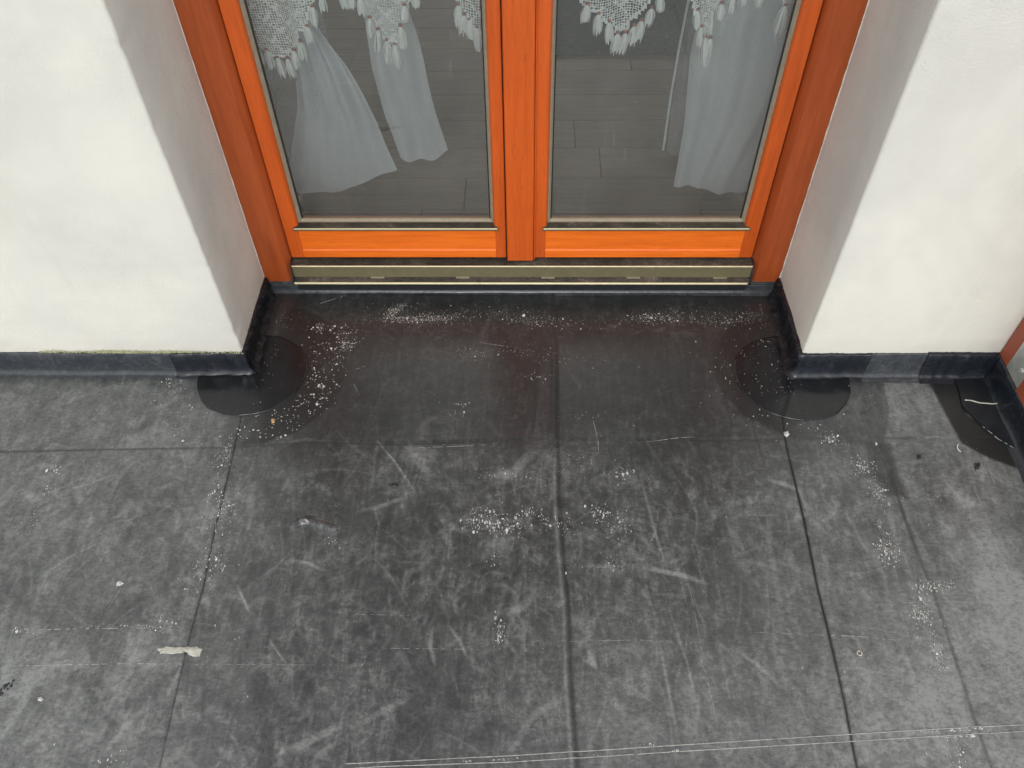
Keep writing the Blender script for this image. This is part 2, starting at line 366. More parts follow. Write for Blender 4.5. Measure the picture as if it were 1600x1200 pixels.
def stroke(P, wd, amp, seed=0):
    xs = [p[0] for p in P]; ys = [p[1] for p in P]; pad = wd * 3
    i0, i1 = int((min(xs) - pad - RX0) / RS), int((max(xs) + pad - RX0) / RS) + 1; j0, j1 = int((min(ys) - pad - RY0) / RS), int((max(ys) + pad - RY0) / RS) + 1
    i0, j0 = max(i0, 0), max(j0, 0); i1, j1 = min(i1, NX), min(j1, NY)
    if i1 <= i0 or j1 <= j0: return
    X, Y = gx[j0:j1, i0:i1], gy[j0:j1, i0:i1]; best = np.zeros_like(X); n = len(P) - 1
    for k in range(n):
        d, t = segd(X, Y, P[k], P[k + 1]); tt = (k + t) / n
        best = np.maximum(best, np.clip(1.3 - (d / wd) ** 2, 0, 1) * (.25 + .75 * np.sin(np.pi * np.clip(tt, .03, .97))))
    G_[j0:j1, i0:i1] += best * amp
for k in range(3200):
    x, y = rng.uniform(-1.5, 1.1), rng.uniform(-1.25, -.05)
    if y > -.25 and rng.random() < .55: continue
    L = rng.uniform(.008, .060) * (2.6 if rng.random() < .14 else 1); a = rng.choice([rng.normal(.9, .45), rng.normal(2.2, .5), rng.uniform(0, 3.14)]); cv = rng.normal(0, 13)
    P = []
    for i in range(6):
        P.append((x, y)); x += math.cos(a) * L / 5; y += math.sin(a) * L / 5; a += cv * L / 5
    stroke(P, abs(rng.normal(.0010, .0028)) + .0020, rng.uniform(.03, .19) * (.35 + 1.1 * (math.sin(x * 7 + 2) * math.sin(y * 9 + x * 3) > -.2)))
for k in range(260):
    x, y = rng.uniform(-1.4, 1.05), rng.uniform(-1.2, .2); a = rng.uniform(0, 3.14); L = rng.uniform(.03, .16)
    stroke([(x, y), (x + L / 2 * math.cos(a), y + L / 2 * math.sin(a)), (x + L * math.cos(a + .1), y + L * math.sin(a + .1))], .0016, rng.uniform(.15, .4))
for P, wd, am in (
    ([(-0.4869,-0.5033), (-0.4465,-0.5101), (-0.4046,-0.5282)], .0035, .40), ([(-0.5783,-0.5603), (-0.5594,-0.5873), (-0.5382,-0.6202)], .0022, .6), ([(-0.4914,-0.671), (-0.4682,-0.6956), (-0.4497,-0.7161)], .0022, .45),
    ([(-0.3403,-0.2071), (-0.2984,-0.2591), (-0.2442,-0.3386)], .0025, .45), ([(-0.2439,-0.3418), (-0.3064,-0.3741), (-0.3589,-0.3902)], .006, .3), ([(-0.1529,-0.6359), (-0.1262,-0.6735), (-0.1102,-0.7041)], .003, .4),
    ([(0.2371,-0.5154), (0.2995,-0.5274), (0.3539,-0.5476)], .005, .5), ([(0.5178,-0.3038), (0.5568,-0.315), (0.5832,-0.3325)], .005, .45), ([(0.6026,-0.4163), (0.6323,-0.3902), (0.6537,-0.3668)], .006, .3),
    ([(0.3874,-0.6781), (0.4258,-0.7104), (0.4566,-0.7454)], .004, .4), ([(-0.1819,-0.6426), (-0.1838,-0.6803), (-0.1714,-0.7168)], .004, .45), ([(0.1148,-0.6773), (0.1206,-0.7077), (0.1078,-0.7018)], .007, .6),
    ([(-0.4265,-0.8769), (-0.3753,-0.8497), (-0.3229,-0.8219)], .008, .35), ([(-0.31,-0.8327), (-0.2571,-0.799), (-0.2022,-0.77)], .006, .2), ([(0.248,-0.6635), (0.2559,-0.7592), (0.2631,-0.8475)], .003, .4),
    ([(0.2433,-0.2892), (0.2592,-0.4161), (0.28,-0.5318)], .003, .3), ([(0.2729,-0.5993), (0.2962,-0.7118), (0.309,-0.8363)], .002, .35), ([(0.7002,-0.6712), (0.7038,-0.7194), (0.6982,-0.7657)], .004, .25),
    ([(0.0206,-0.2225), (-0.0356,-0.2911), (-0.0912,-0.2998)], .012, .3), ([(-0.2074,-0.2413), (-0.2662,-0.2243), (-0.2253,-0.2841)], .012, .35), ([(-0.1847,-0.152), (-0.2296,-0.143), (-0.2534,-0.2066)], .010, .18),
    ([(-0.9327,-0.8509), (-0.9151,-0.7951), (-0.9158,-0.7486)], .008, .3), ([(-0.7396,-0.8807), (-0.7119,-0.8264), (-0.6998,-0.8096)], .006, .3), ([(-0.876,-0.0701), (-0.9621,-0.0408), (-1.014,-0.0708)], .014, .12),
    ([(-0.3112,0.2446), (-0.3562,0.1977), (-0.3696,0.1702)], .008, .35), ([(-0.0933,0.2215), (-0.1,0.1755), (-0.1218,0.1087)], .006, .2), ([(0.4053,-0.3209), (0.4363,-0.3841), (0.4092,-0.474)], .02, .12),
    ([(-0.892,-0.4704), (-0.9347,-0.5), (-0.9683,-0.5332)], .003, .25), ([(0.0255,-0.5615), (-0.012,-0.602), (-0.0552,-0.6155)], .009, .25), ([(-0.0373,-0.8826), (0.0067,-0.8071), (0.0645,-0.7727)], .007, .22)):
    stroke(P, wd, am * 1.5)
for k in range(60):
    x_, y_ = rng.uniform(-.42, .55), .135 + rng.normal(0, .012); a_ = rng.normal(.35, .5); L_ = rng.uniform(.01, .035); stroke([(x_, y_), (x_ + L_ * math.cos(a_), y_ + L_ * math.sin(a_))], .0035, rng.uniform(.15, .4))
# membrane paler away from the doorway; far right glare painted into the colour
paleness = sm((-gy - .02) / .75) * .11 + sm((gx - .30) / .5) * .27 * sm((-gy - .0) / .06) + sm((-gx - .40) / .35) * .31 * sm(-gy / .06) + sm((-gy - .45) / .4) * sm((gx + .2) / .5) * .24
G_ += paleness * (1 + .7 * vnoise(gx, gy, 5, 60) + .5 * vnoise(gx, gy, 17, 65) + .5 * vnoise(gx * .9 + gy * .5, gy * .5, 46, 66) + .45 * vnoise(gx, gy, 90, 67)) + .03 * vnoise(gx, gy, 2.2, 61)
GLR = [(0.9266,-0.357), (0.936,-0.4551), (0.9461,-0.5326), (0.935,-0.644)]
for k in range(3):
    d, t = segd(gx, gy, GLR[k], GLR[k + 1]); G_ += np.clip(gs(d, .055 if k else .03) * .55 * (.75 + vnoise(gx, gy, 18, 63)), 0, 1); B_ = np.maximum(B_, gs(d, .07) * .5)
for q in range(4): B_ = np.maximum(B_, gs(segd(gx, gy, WR[q], WR[q + 1])[0], .012))
R_ = np.maximum(R_, .48 * sm((gy + .34 + .05 * vnoise(gx, gy, 6, 71)) / .28) * sm((.78 - np.abs(gx)) / .12))  # dark reflection of the door on the doorway floor, painted into the colour
R_ = np.clip(R_, 0, 1); G_ = np.clip(G_, 0, 1); B_ = np.clip(B_, 0, 1)
def sample(A, x, y):
    i = np.clip(((x - RX0) / RS), 0, NX - 1.001); j = np.clip(((y - RY0) / RS), 0, NY - 1.001); a, b = i.astype(int), j.astype(int); u, v = i - a, j - b
    return (A[b, a] * (1 - u) + A[b, a + 1] * u) * (1 - v) + (A[b + 1, a] * (1 - u) + A[b + 1, a + 1] * u) * v

floor = empty('membrane_floor'); tag(floor, 'black rubber roofing membrane floor in front of the door', kind='structure')
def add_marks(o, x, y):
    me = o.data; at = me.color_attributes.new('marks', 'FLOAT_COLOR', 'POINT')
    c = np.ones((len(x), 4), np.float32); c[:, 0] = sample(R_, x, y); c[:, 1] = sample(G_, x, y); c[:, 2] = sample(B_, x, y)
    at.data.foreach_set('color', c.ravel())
def sheet(name, fa, fb, y0, y1, step, mat, dz=0.0, ia=.86, ib=.86):
    """membrane sheet between the seam lines fa(y) and fb(y), edges turned down"""
    ny = int((y1 - y0) / step) + 1; ys = np.linspace(y0, y1, ny); a, b = fa(ys), fb(ys)
    nx = int(np.max(b - a) / step) + 1; t = np.linspace(0, 1, nx)
    X = a[:, None] + (b - a)[:, None] * t[None, :]; Y = np.repeat(ys[:, None], nx, 1); Z = height(X, Y) + dz
    Z[:, 0] -= .0016; Z[:, -1] -= .0016
    X[:, 0] += (X[:, 1] - X[:, 0]) * (1 - ia); X[:, -1] -= (X[:, -1] - X[:, -2]) * (1 - ib)
    V = np.stack([X, Y, Z], -1).reshape(-1, 3)
    idx = np.arange(ny * nx).reshape(ny, nx); F = np.stack([idx[:-1, :-1], idx[:-1, 1:], idx[1:, 1:], idx[1:, :-1]], -1).reshape(-1, 4)
    me = bpy.data.meshes.new(name); me.vertices.add(len(V)); me.vertices.foreach_set('co', V.ravel())
    me.loops.add(F.size); me.loops.foreach_set('vertex_index', F.ravel().astype(np.int32)); me.polygons.add(len(F))
    me.polygons.foreach_set('loop_start', np.arange(0, F.size, 4, dtype=np.int32)); me.polygons.foreach_set('use_smooth', np.ones(len(F), bool))
    me.update(calc_edges=True); me.validate(); me.materials.append(mat)
    o = bpy.data.objects.new(name, me); COL.objects.link(o); o.parent = floor; add_marks(o, V[:, 0], V[:, 1]); return o
s1 = lambda y: np.where(y > -.03, CL[0] - .004, xofy(S1, np.minimum(y, -.03))); s3 = lambda y: np.where(y > -.03, CR[0] + .004, xofy(S3, np.minimum(y, -.03)))
K = lambda v: (lambda y: np.full_like(y, v))
ST = .003
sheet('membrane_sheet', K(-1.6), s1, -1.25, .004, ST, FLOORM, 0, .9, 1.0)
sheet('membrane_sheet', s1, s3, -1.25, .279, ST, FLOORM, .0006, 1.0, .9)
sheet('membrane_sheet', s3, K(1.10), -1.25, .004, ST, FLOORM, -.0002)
sheet('membrane_sheet', K(-1.6), K(1.10), -3.0, -1.252, .02, FLOORM)
sheet('membrane_sheet', K(-3.2), K(-1.602), -3.0, .004, .03, FLOORM)
box('roof_deck', -3.3, 1.3, -3.1, .30, -.30, -.006, FRESH, floor)

# ---- corner patches: round pieces of newer membrane around the wall ends
def disc_patch(c, r, a0, a1, label, squash=lambda a: 1.0):
    nr, na = 34, 110; V = []; F = []
    for j in range(na + 1):
        a = a0 + (a1 - a0) * j / na
        for i in range(nr + 1):
            rr = r * squash(a) * min(1, (i / (nr - 1))) ; rr *= 1 + .006 * math.sin(5 * a) + .005 * math.sin(11 * a + 1) + .003 * math.sin(23 * a)
            V.append([c[0] + rr * math.cos(a), c[1] + rr * math.sin(a), 0, i])
    V = np.array(V); H = height(V[:, 0], V[:, 1]) + .0026 + .0016 * vnoise(V[:, 0], V[:, 1], 17, 31) + .0008 * vnoise(V[:, 0], V[:, 1], 45, 32); H[V[:, 3] == nr] -= .004; H[V[:, 3] == 0] -= .001
    V[:, 2] = H
    for j in range(na):
        for i in range(nr): p = j * (nr + 1) + i; F.append((p, p + 1, p + nr + 2, p + nr + 1))
    o = mesh('corner_patch', V[:, :3], F, PATCHM, floor, smooth=True); o['label'] = label; return o
disc_patch((CL[0] + .004, 0), .137, -math.pi * .985, math.pi * .485, 'dark round membrane patch at the left wall end', lambda a: 1 - .10 * max(0, -a - 2.2) - .1 * max(0, a))
disc_patch((CR[0] - .004, 0), .142, -math.pi * .015 , -math.pi * 1.485, 'dark round membrane patch at the right wall end', lambda a: 1 - .10 * max(0, a + 1.0) - .12 * max(0, -a - 3.2))
def flat_patch(name, P, z, mat, label=None):
    """polygon of membrane laid on the floor, thin turned-down rim"""
    bm = bmesh.new(); vs = [bm.verts.new((p[0], p[1], z)) for p in P]; f = bm.faces.new(vs)
    bmesh.ops.recalc_face_normals(bm, faces=[f])
    if f.normal.z < 0: f.normal_flip()
    r = bmesh.ops.extrude_face_region(bm, geom=[f])
    for g in r['geom']:
        if isinstance(g, bmesh.types.BMVert): g.co.z -= 0
    for v in vs: v.co.z -= .004
    me = bpy.data.meshes.new(name); bm.to_mesh(me); bm.free(); me.materials.append(mat)
    o = bpy.data.objects.new(name, me); COL.objects.link(o); o.parent = floor
    if label: o['label'] = label
    return o
cp = [(1.006,-0.004), (1.007,-0.0513), (0.9995,-0.1009), (1.013,-0.1343), (1.03,-0.1668), (1.055,-0.1986), (1.09,-0.2364)] + [(1.099, -.30), (1.099, -.004)]
flat_patch('corner_patch', cp, .0042, FRESH, 'near black membrane patch in the far right corner')

# ---- membrane turned up the walls
def upstand(name, path, hts, mat, label=None, wob=.0012, seed=0, rag=0.0, thick=.0045, foot=.030, step=.006, crease=1.0, tail=None):
    """path: list of (x,y); outward side is to the right of travel; hts: heights at the points"""
    pts = []; 
    for k in range(len(path) - 1):
        a, b = Vector(path[k]), Vector(path[k + 1]); n = max(1, int((b - a).length / step)); d = (b - a).normalized(); nn = Vector((d.y, -d.x))
        for i in range(n + (k == len(path) - 2)):
            t = i / n; pts.append((a.lerp(b, t), nn, hts[k] * (1 - t) + hts[k + 1] * t))
    ns = [p[1] for p in pts]; N = len(pts)
    prof = [(1.0, -.0018), (.78, .0010), (.60, .0024), (.46, .0050), (.355, .0088), (.285, .0135), (.235, .0195), (.195, .028)]
    V = []; F = []; r2 = random.Random(seed); cum = 0; low = 0
    for i, (p, n0, h) in enumerate(pts):
        n = Vector((0, 0))
        for q in range(max(0, i - 2), min(N, i + 3)): n += ns[q]
        n = n.normalized(); n *= 1 / max(.72, n.dot(n0))
        low = low * .86 + r2.gauss(0, 1) * .14; w = low * wob * 2.2 + r2.gauss(0, 1) * wob * .12
        hh = h + rag * (low * 1.6 + r2.gauss(0, .35))
        row = [(foot * o * crease, z) for o, z in prof] + [(thick * 1.15, hh * .62), (thick * 1.05, hh - .0025), (thick * .6, hh), (-.002, hh + .0006)]
        for j, (o, z) in enumerate(row):
            ww = w if 1 < j < 10 else w * .3
            V.append((p.x + n.x * (o + ww), p.y + n.y * (o + ww), z))
    k = len(prof) + 4
    for i in range(N - 1):
        for j in range(k - 1): F.append((i * k + j, (i + 1) * k + j, (i + 1) * k + j + 1, i * k + j + 1))
    o = mesh(name, V, F, mat, floor, smooth=True)
    if label: o['label'] = label
    return o
RL, RR = (-.688, YD), (.645, YD)                       # inner ends of the reveals
upstand('upstand', [(-3.2, 0), (-.842, 0)], [.068, .068], UPM, 'grey weathered upstand along the left wall', seed=1, wob=.0011, rag=.0007)
upstand('upstand', [(-.850, -.0015), (CL[0], -.0015), (CL[0] + .0015, 0), (CL[0] - .006, .14), RL], [.070, .071, .071, .064, .047], UPDARK, 'dark new flashing wrapped round the left wall end', seed=3, rag=.0016, wob=.0022, thick=.006, foot=.028)
upstand('upstand', [RR, (CR[0] + .003, .14), (CR[0] - .0015, 0), (CR[0], -.0015), (.797, -.0015)], [.047, .064, .072, .072, .073], UPDARK, 'dark new flashing wrapped round the right wall end', seed=5, rag=.0016, wob=.0022, thick=.006, foot=.028)
upstand('upstand', [(.790, 0), (.935, 0)], [.073, .0735], UPM, 'paler strip of upstand on the right wall', seed=6, rag=.0007)
upstand('upstand', [(.925, -.002), (1.094, -.002), (1.090, -.02), (1.090, -2.9)], [.0765, .0765, .073, .066], UPDARK, 'dark flashing turned round the far right corner', seed=8, rag=.0012, wob=.0016, thick=.0055)
upstand('upstand', [(-.690, .2838), (.646, .2838)], [.036, .035], UPM, 'low upstand folded against the door threshold', seed=9, wob=.0005, foot=.021, thick=.003)
# brushed bitumen on the two reveals
def tar(name, x0, x1, y0, y1, z0, z1, sgn, seed, label):
    V = []; F = []; n = 70; m = 9; r2 = random.Random(seed); lo = 0
    for i in range(n + 1):
        t = i / n; lo = lo * .8 + r2.gauss(0, 1) * .2; top = z0 + (z1 - z0) * t + lo * .0045 + r2.gauss(0, .0012)
        for j in range(m + 1):
            s = j / m; z = -.001 + (top + .001) * s; x = x0 + (x1 - x0) * t + sgn * (.0085 + .018 * max(0, 1 - s * 3) ** 2 + (.0022 * math.sin(t * 37 + s * 5) + r2.gauss(0, .0008)) * (s < .95) - .007 * (s >= .99))
            V.append((x, y0 + (y1 - y0) * t, z))
    for i in range(n):
        for j in range(m): p = i * (m + 1) + j; F.append((p, p + 1, p + m + 2, p + m + 1))
    o = mesh(name, V, F, TAR, floor, smooth=True); o['label'] = label
tar('bitumen_coat', CL[0], RL[0], -.004, YD, .074, .052, 1, 4, 'glossy black bitumen brushed on the left reveal')
tar('bitumen_coat', CR[0], RR[0], -.004, YD, .075, .052, -1, 5, 'glossy black bitumen brushed on the right reveal')

# ---------------------------------------------------------------- house wall
wall = empty('house_wall', (0, 0, 0)); tag(wall, 'cream plastered house wall surrounding the wooden double door', 'wall')
def wall_side(xc, xr, xo, sgn):
    """face, softly worn outer corner and reveal, segmented up the height"""
    nz = 260; V = []; F = []; r2 = random.Random(int(abs(xo) * 7) + (sgn > 0)); lo = 0
    for i in range(nz + 1):
        z = -.02 + 2.62 * (i / nz) ** 1.4; lo = lo * .7 + r2.gauss(0, .3) * (1 if sgn < 0 else .5); j = lo * .0013 + (.0022 if r2.random() < .04 and sgn < 0 else 0)
        row = [(xo, 0), (xc + sgn * .06, .0008 * math.sin(z * 4)), (xc + sgn * (.006 + j), .0002), (xc + sgn * (.0016 + j), .0018), (xc + sgn * j, .006), (xc + (xr - xc) * .3 + sgn * .0008 * math.sin(z * 5), .085), (xr, YD), (xr + (xr - xc) * .2, .36), (xo, .36)]
        V += [(x, y, z) for x, y in row]
    k = 9
    for i in range(nz):
        for j in range(k):
            j2 = (j + 1) % k; F.append((i * k + j, i * k + j2, (i + 1) * k + j2, (i + 1) * k + j))
    o = mesh('plaster_wall', V, F, PLASTER, wall, smooth=True)
    bm = bmesh.new(); bm.from_mesh(o.data); bmesh.ops.recalc_face_normals(bm, faces=bm.faces)
    for e in bm.edges:
        if len(e.link_faces) == 2 and e.calc_face_angle(0) > .9: e.smooth = False
    bm.to_mesh(o.data); bm.free()
wall_side(CL[0], RL[0], -3.3, -1); wall_side(CR[0], RR[0], 3.3, 1)
box('lintel', -3.3, 3.3, .002, .358, 2.602, 2.9, PLASTER, wall)
box('lintel', -.70, .66, .003, .357, 2.16, 2.60, PLASTER, wall)
box('unseen_soffit', -3.3, 3.3, -1.25, .0, 2.62, 2.74, SOFFIT, wall)  # unseen overhang, its depth chosen to shade the upper wall
# moss growing along the bottom of the plaster
def moss():
    V = []; F = []; r2 = random.Random(3)
    xs = [(-1.162,0.0732), (-0.6733,0.0729)]
    for k in range(2600):
        x = r2.uniform(xs[0][0], xs[1][0]); t = (x - xs[0][0]) / (xs[1][0] - xs[0][0]); dens = (.35 + .65 * math.sin(math.pi * min(1, t * 1.15)) ** .7) * (.6 + .4 * math.sin(x * 31) * math.sin(x * 13 + 2))
        if r2.random() > dens: continue
        z = .0695 + abs(r2.gauss(0, .0034)); s = r2.uniform(.0006, .0019); y = -.0012 - r2.random() * .003
        b = len(V); V += [(x - s, y, z - s * .7), (x + s, y, z - s * .6), (x + s * .7, y - s * .3, z + s), (x - s * .6, y - s * .2, z + s * .8), (x, y - s * 1.1, z)]
        F += [(b, b + 1, b + 4), (b + 1, b + 2, b + 4), (b + 2, b + 3, b + 4), (b + 3, b, b + 4)]
    o = mesh('moss', V, F, MOSS); tag(o, 'thin yellow green moss line at the foot of the left plaster wall', 'moss', kind='stuff')
moss()
def ragged_strip(name, A, B, w0, w1, n, seed, mat, parent, lab=None):
    r2 = random.Random(seed); V = []; F = []
    for i in range(n + 1):
        t = i / n; p = Vector(A).lerp(Vector(B), t); w = w0 + (w1 - w0) * r2.random(); V += [(p.x - w, p.y - .0012, p.z), (p.x + w * .7, p.y - .0012, p.z), (p.x, p.y - .0032, p.z)]
    for i in range(n): b = i * 3; F += [(b, b + 2, b + 5, b + 3), (b + 2, b + 1, b + 4, b + 5)]
    o = mesh(name, V, F, mat, parent, smooth=True); return o

# ---------------------------------------------------------------- double door
door = empty('french_door', (-.0215, YD, .02)); tag(door, 'orange stained wooden double glazed door set back in the wall', 'door')
def at_door(o): o.parent = door; o.matrix_parent_inverse = Matrix.Translation(-Vector(door.location)); return o
MX = -.0215
def mir(prof, s): return prof if s > 0 else [(2 * MX - x, y) for x, y in prof][::-1]
JT = 2.14
jambL = [(-.6900, .2810), (-.6290, .2810), (-.6245, .2818), (-.6210, .2850), (-.6105, .2960), (-.6085, .3000), (-.6085, .350), (-.6900, .350)]
fr = at_door(empty('door_frame')); 
for s in (1, -1):
    j = extrude('jamb', mir(jambL, s), 'z', .034, JT, FRAME, fr, .0012)
    sx = -.6875 if s > 0 else .6440
    ragged_strip('sealant', (sx, YD, .05), (sx, YD, 2.1), .0010, .0022, 160, 3 + s, CAULK, fr)
extrude('head', [(.2812, JT), (.2812, JT - .06), (.3, JT - .08), (.35, JT - .08), (.35, JT)], 'x', -.609, .566, FRAMEX, fr, .001)
box('gap', -.6095, -.6035, .312, .345, .11, 2.07, DARKGAP, fr); box('gap', .5605, .5665, .312, .345, .11, 2.07, DARKGAP, fr)

ZG = .2223                                                  # bottom of the panes
def leaf(stL, stR, label):
    lf = at_door(empty('door_leaf')); lf['label'] = label
    for (o_, i_) in (stL, stR):
        s = 1 if i_ > o_ else -1
        prof = [(o_, .2900), (o_ + s * .0012, .2858), (o_ + s * .0045, .2845), (i_ - s * .0070, .2845), (i_ - s * .0030, .2862), (i_, .2925), (i_, .340), (o_, .340)]
        extrude('stile', prof if s > 0 else prof[::-1], 'z', .1140, 2.058, LEAF, lf, .0008)
    a, b = stL[1], stR[1]
    extrude('bottom_rail', [(.2885, .203), (.2862, .199), (.2862, .1400), (.2836, .1385), (.2830, .1365), (.2826, .1175), (.2840, .1145), (.339, .1145), (.339, .203)], 'x', a - .004, b + .004, RAIL, lf, .0009)
    extrude('top_rail', [(.2862, 2.056), (.2862, 1.98), (.290, 1.975), (.339, 1.975), (.339, 2.056)], 'x', a - .004, b + .004, RAIL, lf, .0009)
    # tan glazing seal round the pane
    for x0, x1 in ((a, a + .0075), (b - .0075, b)):
        inner = x1 if x0 == a else x0; outer = x0 if x0 == a else x1; s = 1 if x0 == a else -1
        prof = [(outer + s * .0002, .2960), (outer + s * .0035, .2952), (inner, .3025), (inner, .3080), (outer + s * .0002, .3080)]
        extrude('glazing_bead', prof if s > 0 else prof[::-1], 'z', ZG - .006, 1.972, SEALTAN, lf)
        g = [(inner + s * .0001, .3040), (inner + s * .0028, .3050), (inner + s * .0028, .3078), (inner + s * .0001, .3078)]
        extrude('gasket', g if s > 0 else g[::-1], 'z', ZG, 1.972, BLACKSEAL, lf)
    extrude('glazing_bead', [(.3078, ZG + .0002), (.3010, ZG + .0002), (.2985, ZG - .0035), (.2985, ZG - .0075), (.3078, ZG - .0075)], 'x', a + .0005, b - .0005, SEALTAN, lf, .0005)
    # sloping weather bar of dark aluminium with a bright front lip
    e = .009
    pr = [(.3060, ZG - .0078), (.2800, .2128), (.2778, .2122), (.2770, .2110), (.2770, .2078), (.2778, .2056), (.2830, .2050), (.3060, .2050)]
    extrude('weather_bar', pr, 'x', a - e, b + e, [ALU, DIRT, ALUEDGE], lf, fm=[1, 0, 2, 0, 0, 0, 0, 0])
    for x in (a - e - .002, b + e):
        extrude('end_cap', [(.3062, ZG - .004), (.3000, ZG - .006), (.2764, .2130), (.2764, .2040), (.3062, .2040)], 'x', x, x + .002, ALU, lf)
    V = [(a + .001, .3085, ZG - .002), (b - .001, .3085, ZG - .002), (b - .001, .3085, 1.974), (a + .001, .3085, 1.974)]
    mesh('glass_pane', V, [(0, 1, 2, 3)], GLASS, lf)
    return lf
lfL = leaf((-.6035, -.5655), (-.0565, -.0865), 'left leaf of the door, its weather bar smeared with mud')
lfR = leaf((-.0400, .0440), (.5605, .5225), 'right leaf of the door, the central cover strip fixed to it')
lfL.name = 'door_leaf'
extrude('cover_strip', [(-.0545, .2760), (-.0525, .2722), (.0085, .2722), (.0098, .2730), (.0108, .2760), (.0108, .2842), (-.0545, .2842)], 'z', .1140, 2.05, LEAF, lfR, .0008)
extrude('cover_bead', [(.0115, .2790), (.0126, .2778), (.0142, .2778), (.0152, .2790), (.0152, .2842), (.0115, .2842)], 'z', .1140, 2.05, LEAF, lfR, .0004)
box('gap', -.0562, -.0550, .2862, .33, .114, 2.05, DARKGAP, lfR)
box('gap', -.605, .560, .315, .336, .1125, .1136, DARKGAP, fr)
# threshold
th = at_door(empty('threshold')); th['label'] = 'stepped olive aluminium threshold with mud in its channel'
XA, XB = -.6035, .5620
extrude('channel', [(.345, .1030), (.288, .1015), (.2700, .0988), (.2700, .0900), (.345, .0900)], 'x', XA, XB, [ALU, DIRT], th, fm=[1, 1, 0, 0, 0])
extrude('bright_edge', [(.2702, .0996), (.2680, .0996), (.2672, .0978), (.2680, .0958), (.2702, .0958)], 'x', XA, XB, ALUEDGE, th, .0005)
extrude('face_plate', [(.2698, .0955), (.2690, .0948), (.2680, .0630), (.2698, .0620)], 'x', XA, XB, ALU, th)
extrude('channel', [(.345, .0898), (.2705, .0898), (.2690, .0618), (.2560, .0545), (.345, .0500)], 'x', XA + .0005, XB - .0005, [ALU, DIRT], th, fm=[0, 0, 1, 0, 0])
extrude('bright_edge', [(.2562, .0552), (.2535, .0550), (.2525, .0530), (.2535, .0495), (.2562, .0490)], 'x', XA, XB - .006, ALUEDGE, th, .0005)
box('sill_block', XA + .001, XB - .001, .2725, .345, .012, .0495, BLACKSEAL, th)
box('sill_block', -.690, XA, .2822, .345, .012, .0335, BLACKSEAL, th); box('sill_block', XB, .646, .2822, .345, .012, .0335, BLACKSEAL, th)
for (x, z) in [(-0.3892,0.0617), (-0.1701,0.0598), (0.0484,0.0556), (0.2663,0.0548), (0.4867,0.0539)]:
    box('drain_cover', x - .0175, x + .0175, .2640, .2700, .0605, .0638, CLIP, th, .0006)
for s, x in ((1, XA - .0045), (-1, XB)):
    extrude('end_cap', [(.345, .1040), (.286, .1025), (.2695, .1000), (.2545, .0560), (.2545, .046), (.345, .046)], 'x', x, x + .0045, BLACKSEAL, th, .0008)

# ---------------------------------------------------------------- room behind the glass
ZI = .10
room = empty('room'); tag(room, 'dim room behind the glass', kind='structure')
box('room_wall', -3.2, -1.6, 4.6, 4.75, ZI - .1, 2.6, INT, room); box('room_wall', 1.6, 3.3, 4.6, 4.75, ZI - .1, 2.6, INT, room)
box('room_wall', -1.6, 1.6, 4.6, 4.75, ZI - .1, .9, INT, room); box('room_wall', -1.6, 1.6, 4.6, 4.75, 2.3, 2.6, INT, room)   # unseen opening added in the far wall to brighten the room
box('room_wall', -3.3, -3.15, .37, 4.6, ZI - .1, 2.6, INT, room); box('room_wall', 3.15, 3.3, .37, 4.6, ZI - .1, 2.6, INT, room)
box('room_ceiling', -3.3, 3.3, .37, 4.75, 2.603, 2.7, INT, room)
rfl = empty('room_floor'); tag(rfl, 'brown oak plank floor inside the room', kind='structure')
box('subfloor', -3.2, 3.2, .346, 4.65, ZI - .12, ZI - .013, DARKGAP, rfl)
pm = {}
y = .350; r2 = random.Random(5)
while y < 2.9:
    x = -2.1 + r2.random() * .5
    while x < 2.1:
        L = r2.choice([.9, 1.2, .75]); 
        if 'p%g' % L not in pm:
            o = box('plank', 0, L - .003, 0, .1405, -.0125, 0, PLANKM, rfl, .0012); pm['p%g' % L] = o; o.location = (x, y, ZI + r2.uniform(-.0004, .0004))
        else:
            o = pm['p%g' % L].copy(); COL.objects.link(o); o.location = (x, y, ZI + r2.uniform(-.0004, .0004))
        x += L
    y += .1435
rg = box('rug', .02, 1.5, 1.30, 2.7, ZI + .001, ZI + .011, RUGM, None, .003); tag(rg, 'dark green rug on the plank floor behind the right pane', 'rug')

def curtain(name, Lc, Rc, y0, mat, label, folds=7, amp=.018, nu=70, nv=60, hem=.0, phase=0., group=None):
    """cloth hung between two edge curves [(x,z)...] top to bottom"""
    def cur(C, t):
        n = len(C) - 1; u = t * n; k = min(int(u), n - 1); f = u - k; return (C[k][0] * (1 - f) + C[k + 1][0] * f, C[k][1] * (1 - f) + C[k + 1][1] * f)
    V = []; F = []
    for j in range(nv + 1):
        t = j / nv; a = cur(Lc, t); b = cur(Rc, t)
        for i in range(nu + 1):
            s = i / nu; x = a[0] * (1 - s) + b[0] * s; z = a[1] * (1 - s) + b[1] * s
            z -= hem * math.sin(math.pi * s) * t * t
            A = amp * (.4 + .6 * t) * (1 - .8 * t * t)
            yy = y0 + A * math.sin(s * folds * 2 * math.pi + phase + 1.5 * math.sin(t * 2.2)) + A * .5 * math.sin(s * folds * 3.7 + 2 + t)
            x += .004 * math.sin(t * 9 + phase) * math.sin(s * 5) ; z += .004 * math.sin(s * 11 + phase * 3) * t * t
            yy += .004 * math.sin(t * 13 + s * 9 + phase) * math.sin(s * 3.1 + t * 4)
            V.append((x, yy, z))
    for j in range(nv):
        for i in range(nu): p = j * (nu + 1) + i; F.append((p, p + 1, p + nu + 2, p + nu + 1))
    o = mesh(name, V, F, mat, smooth=True)
    # turned hem along the free edges
    tag(o, label, 'curtain', group); return o
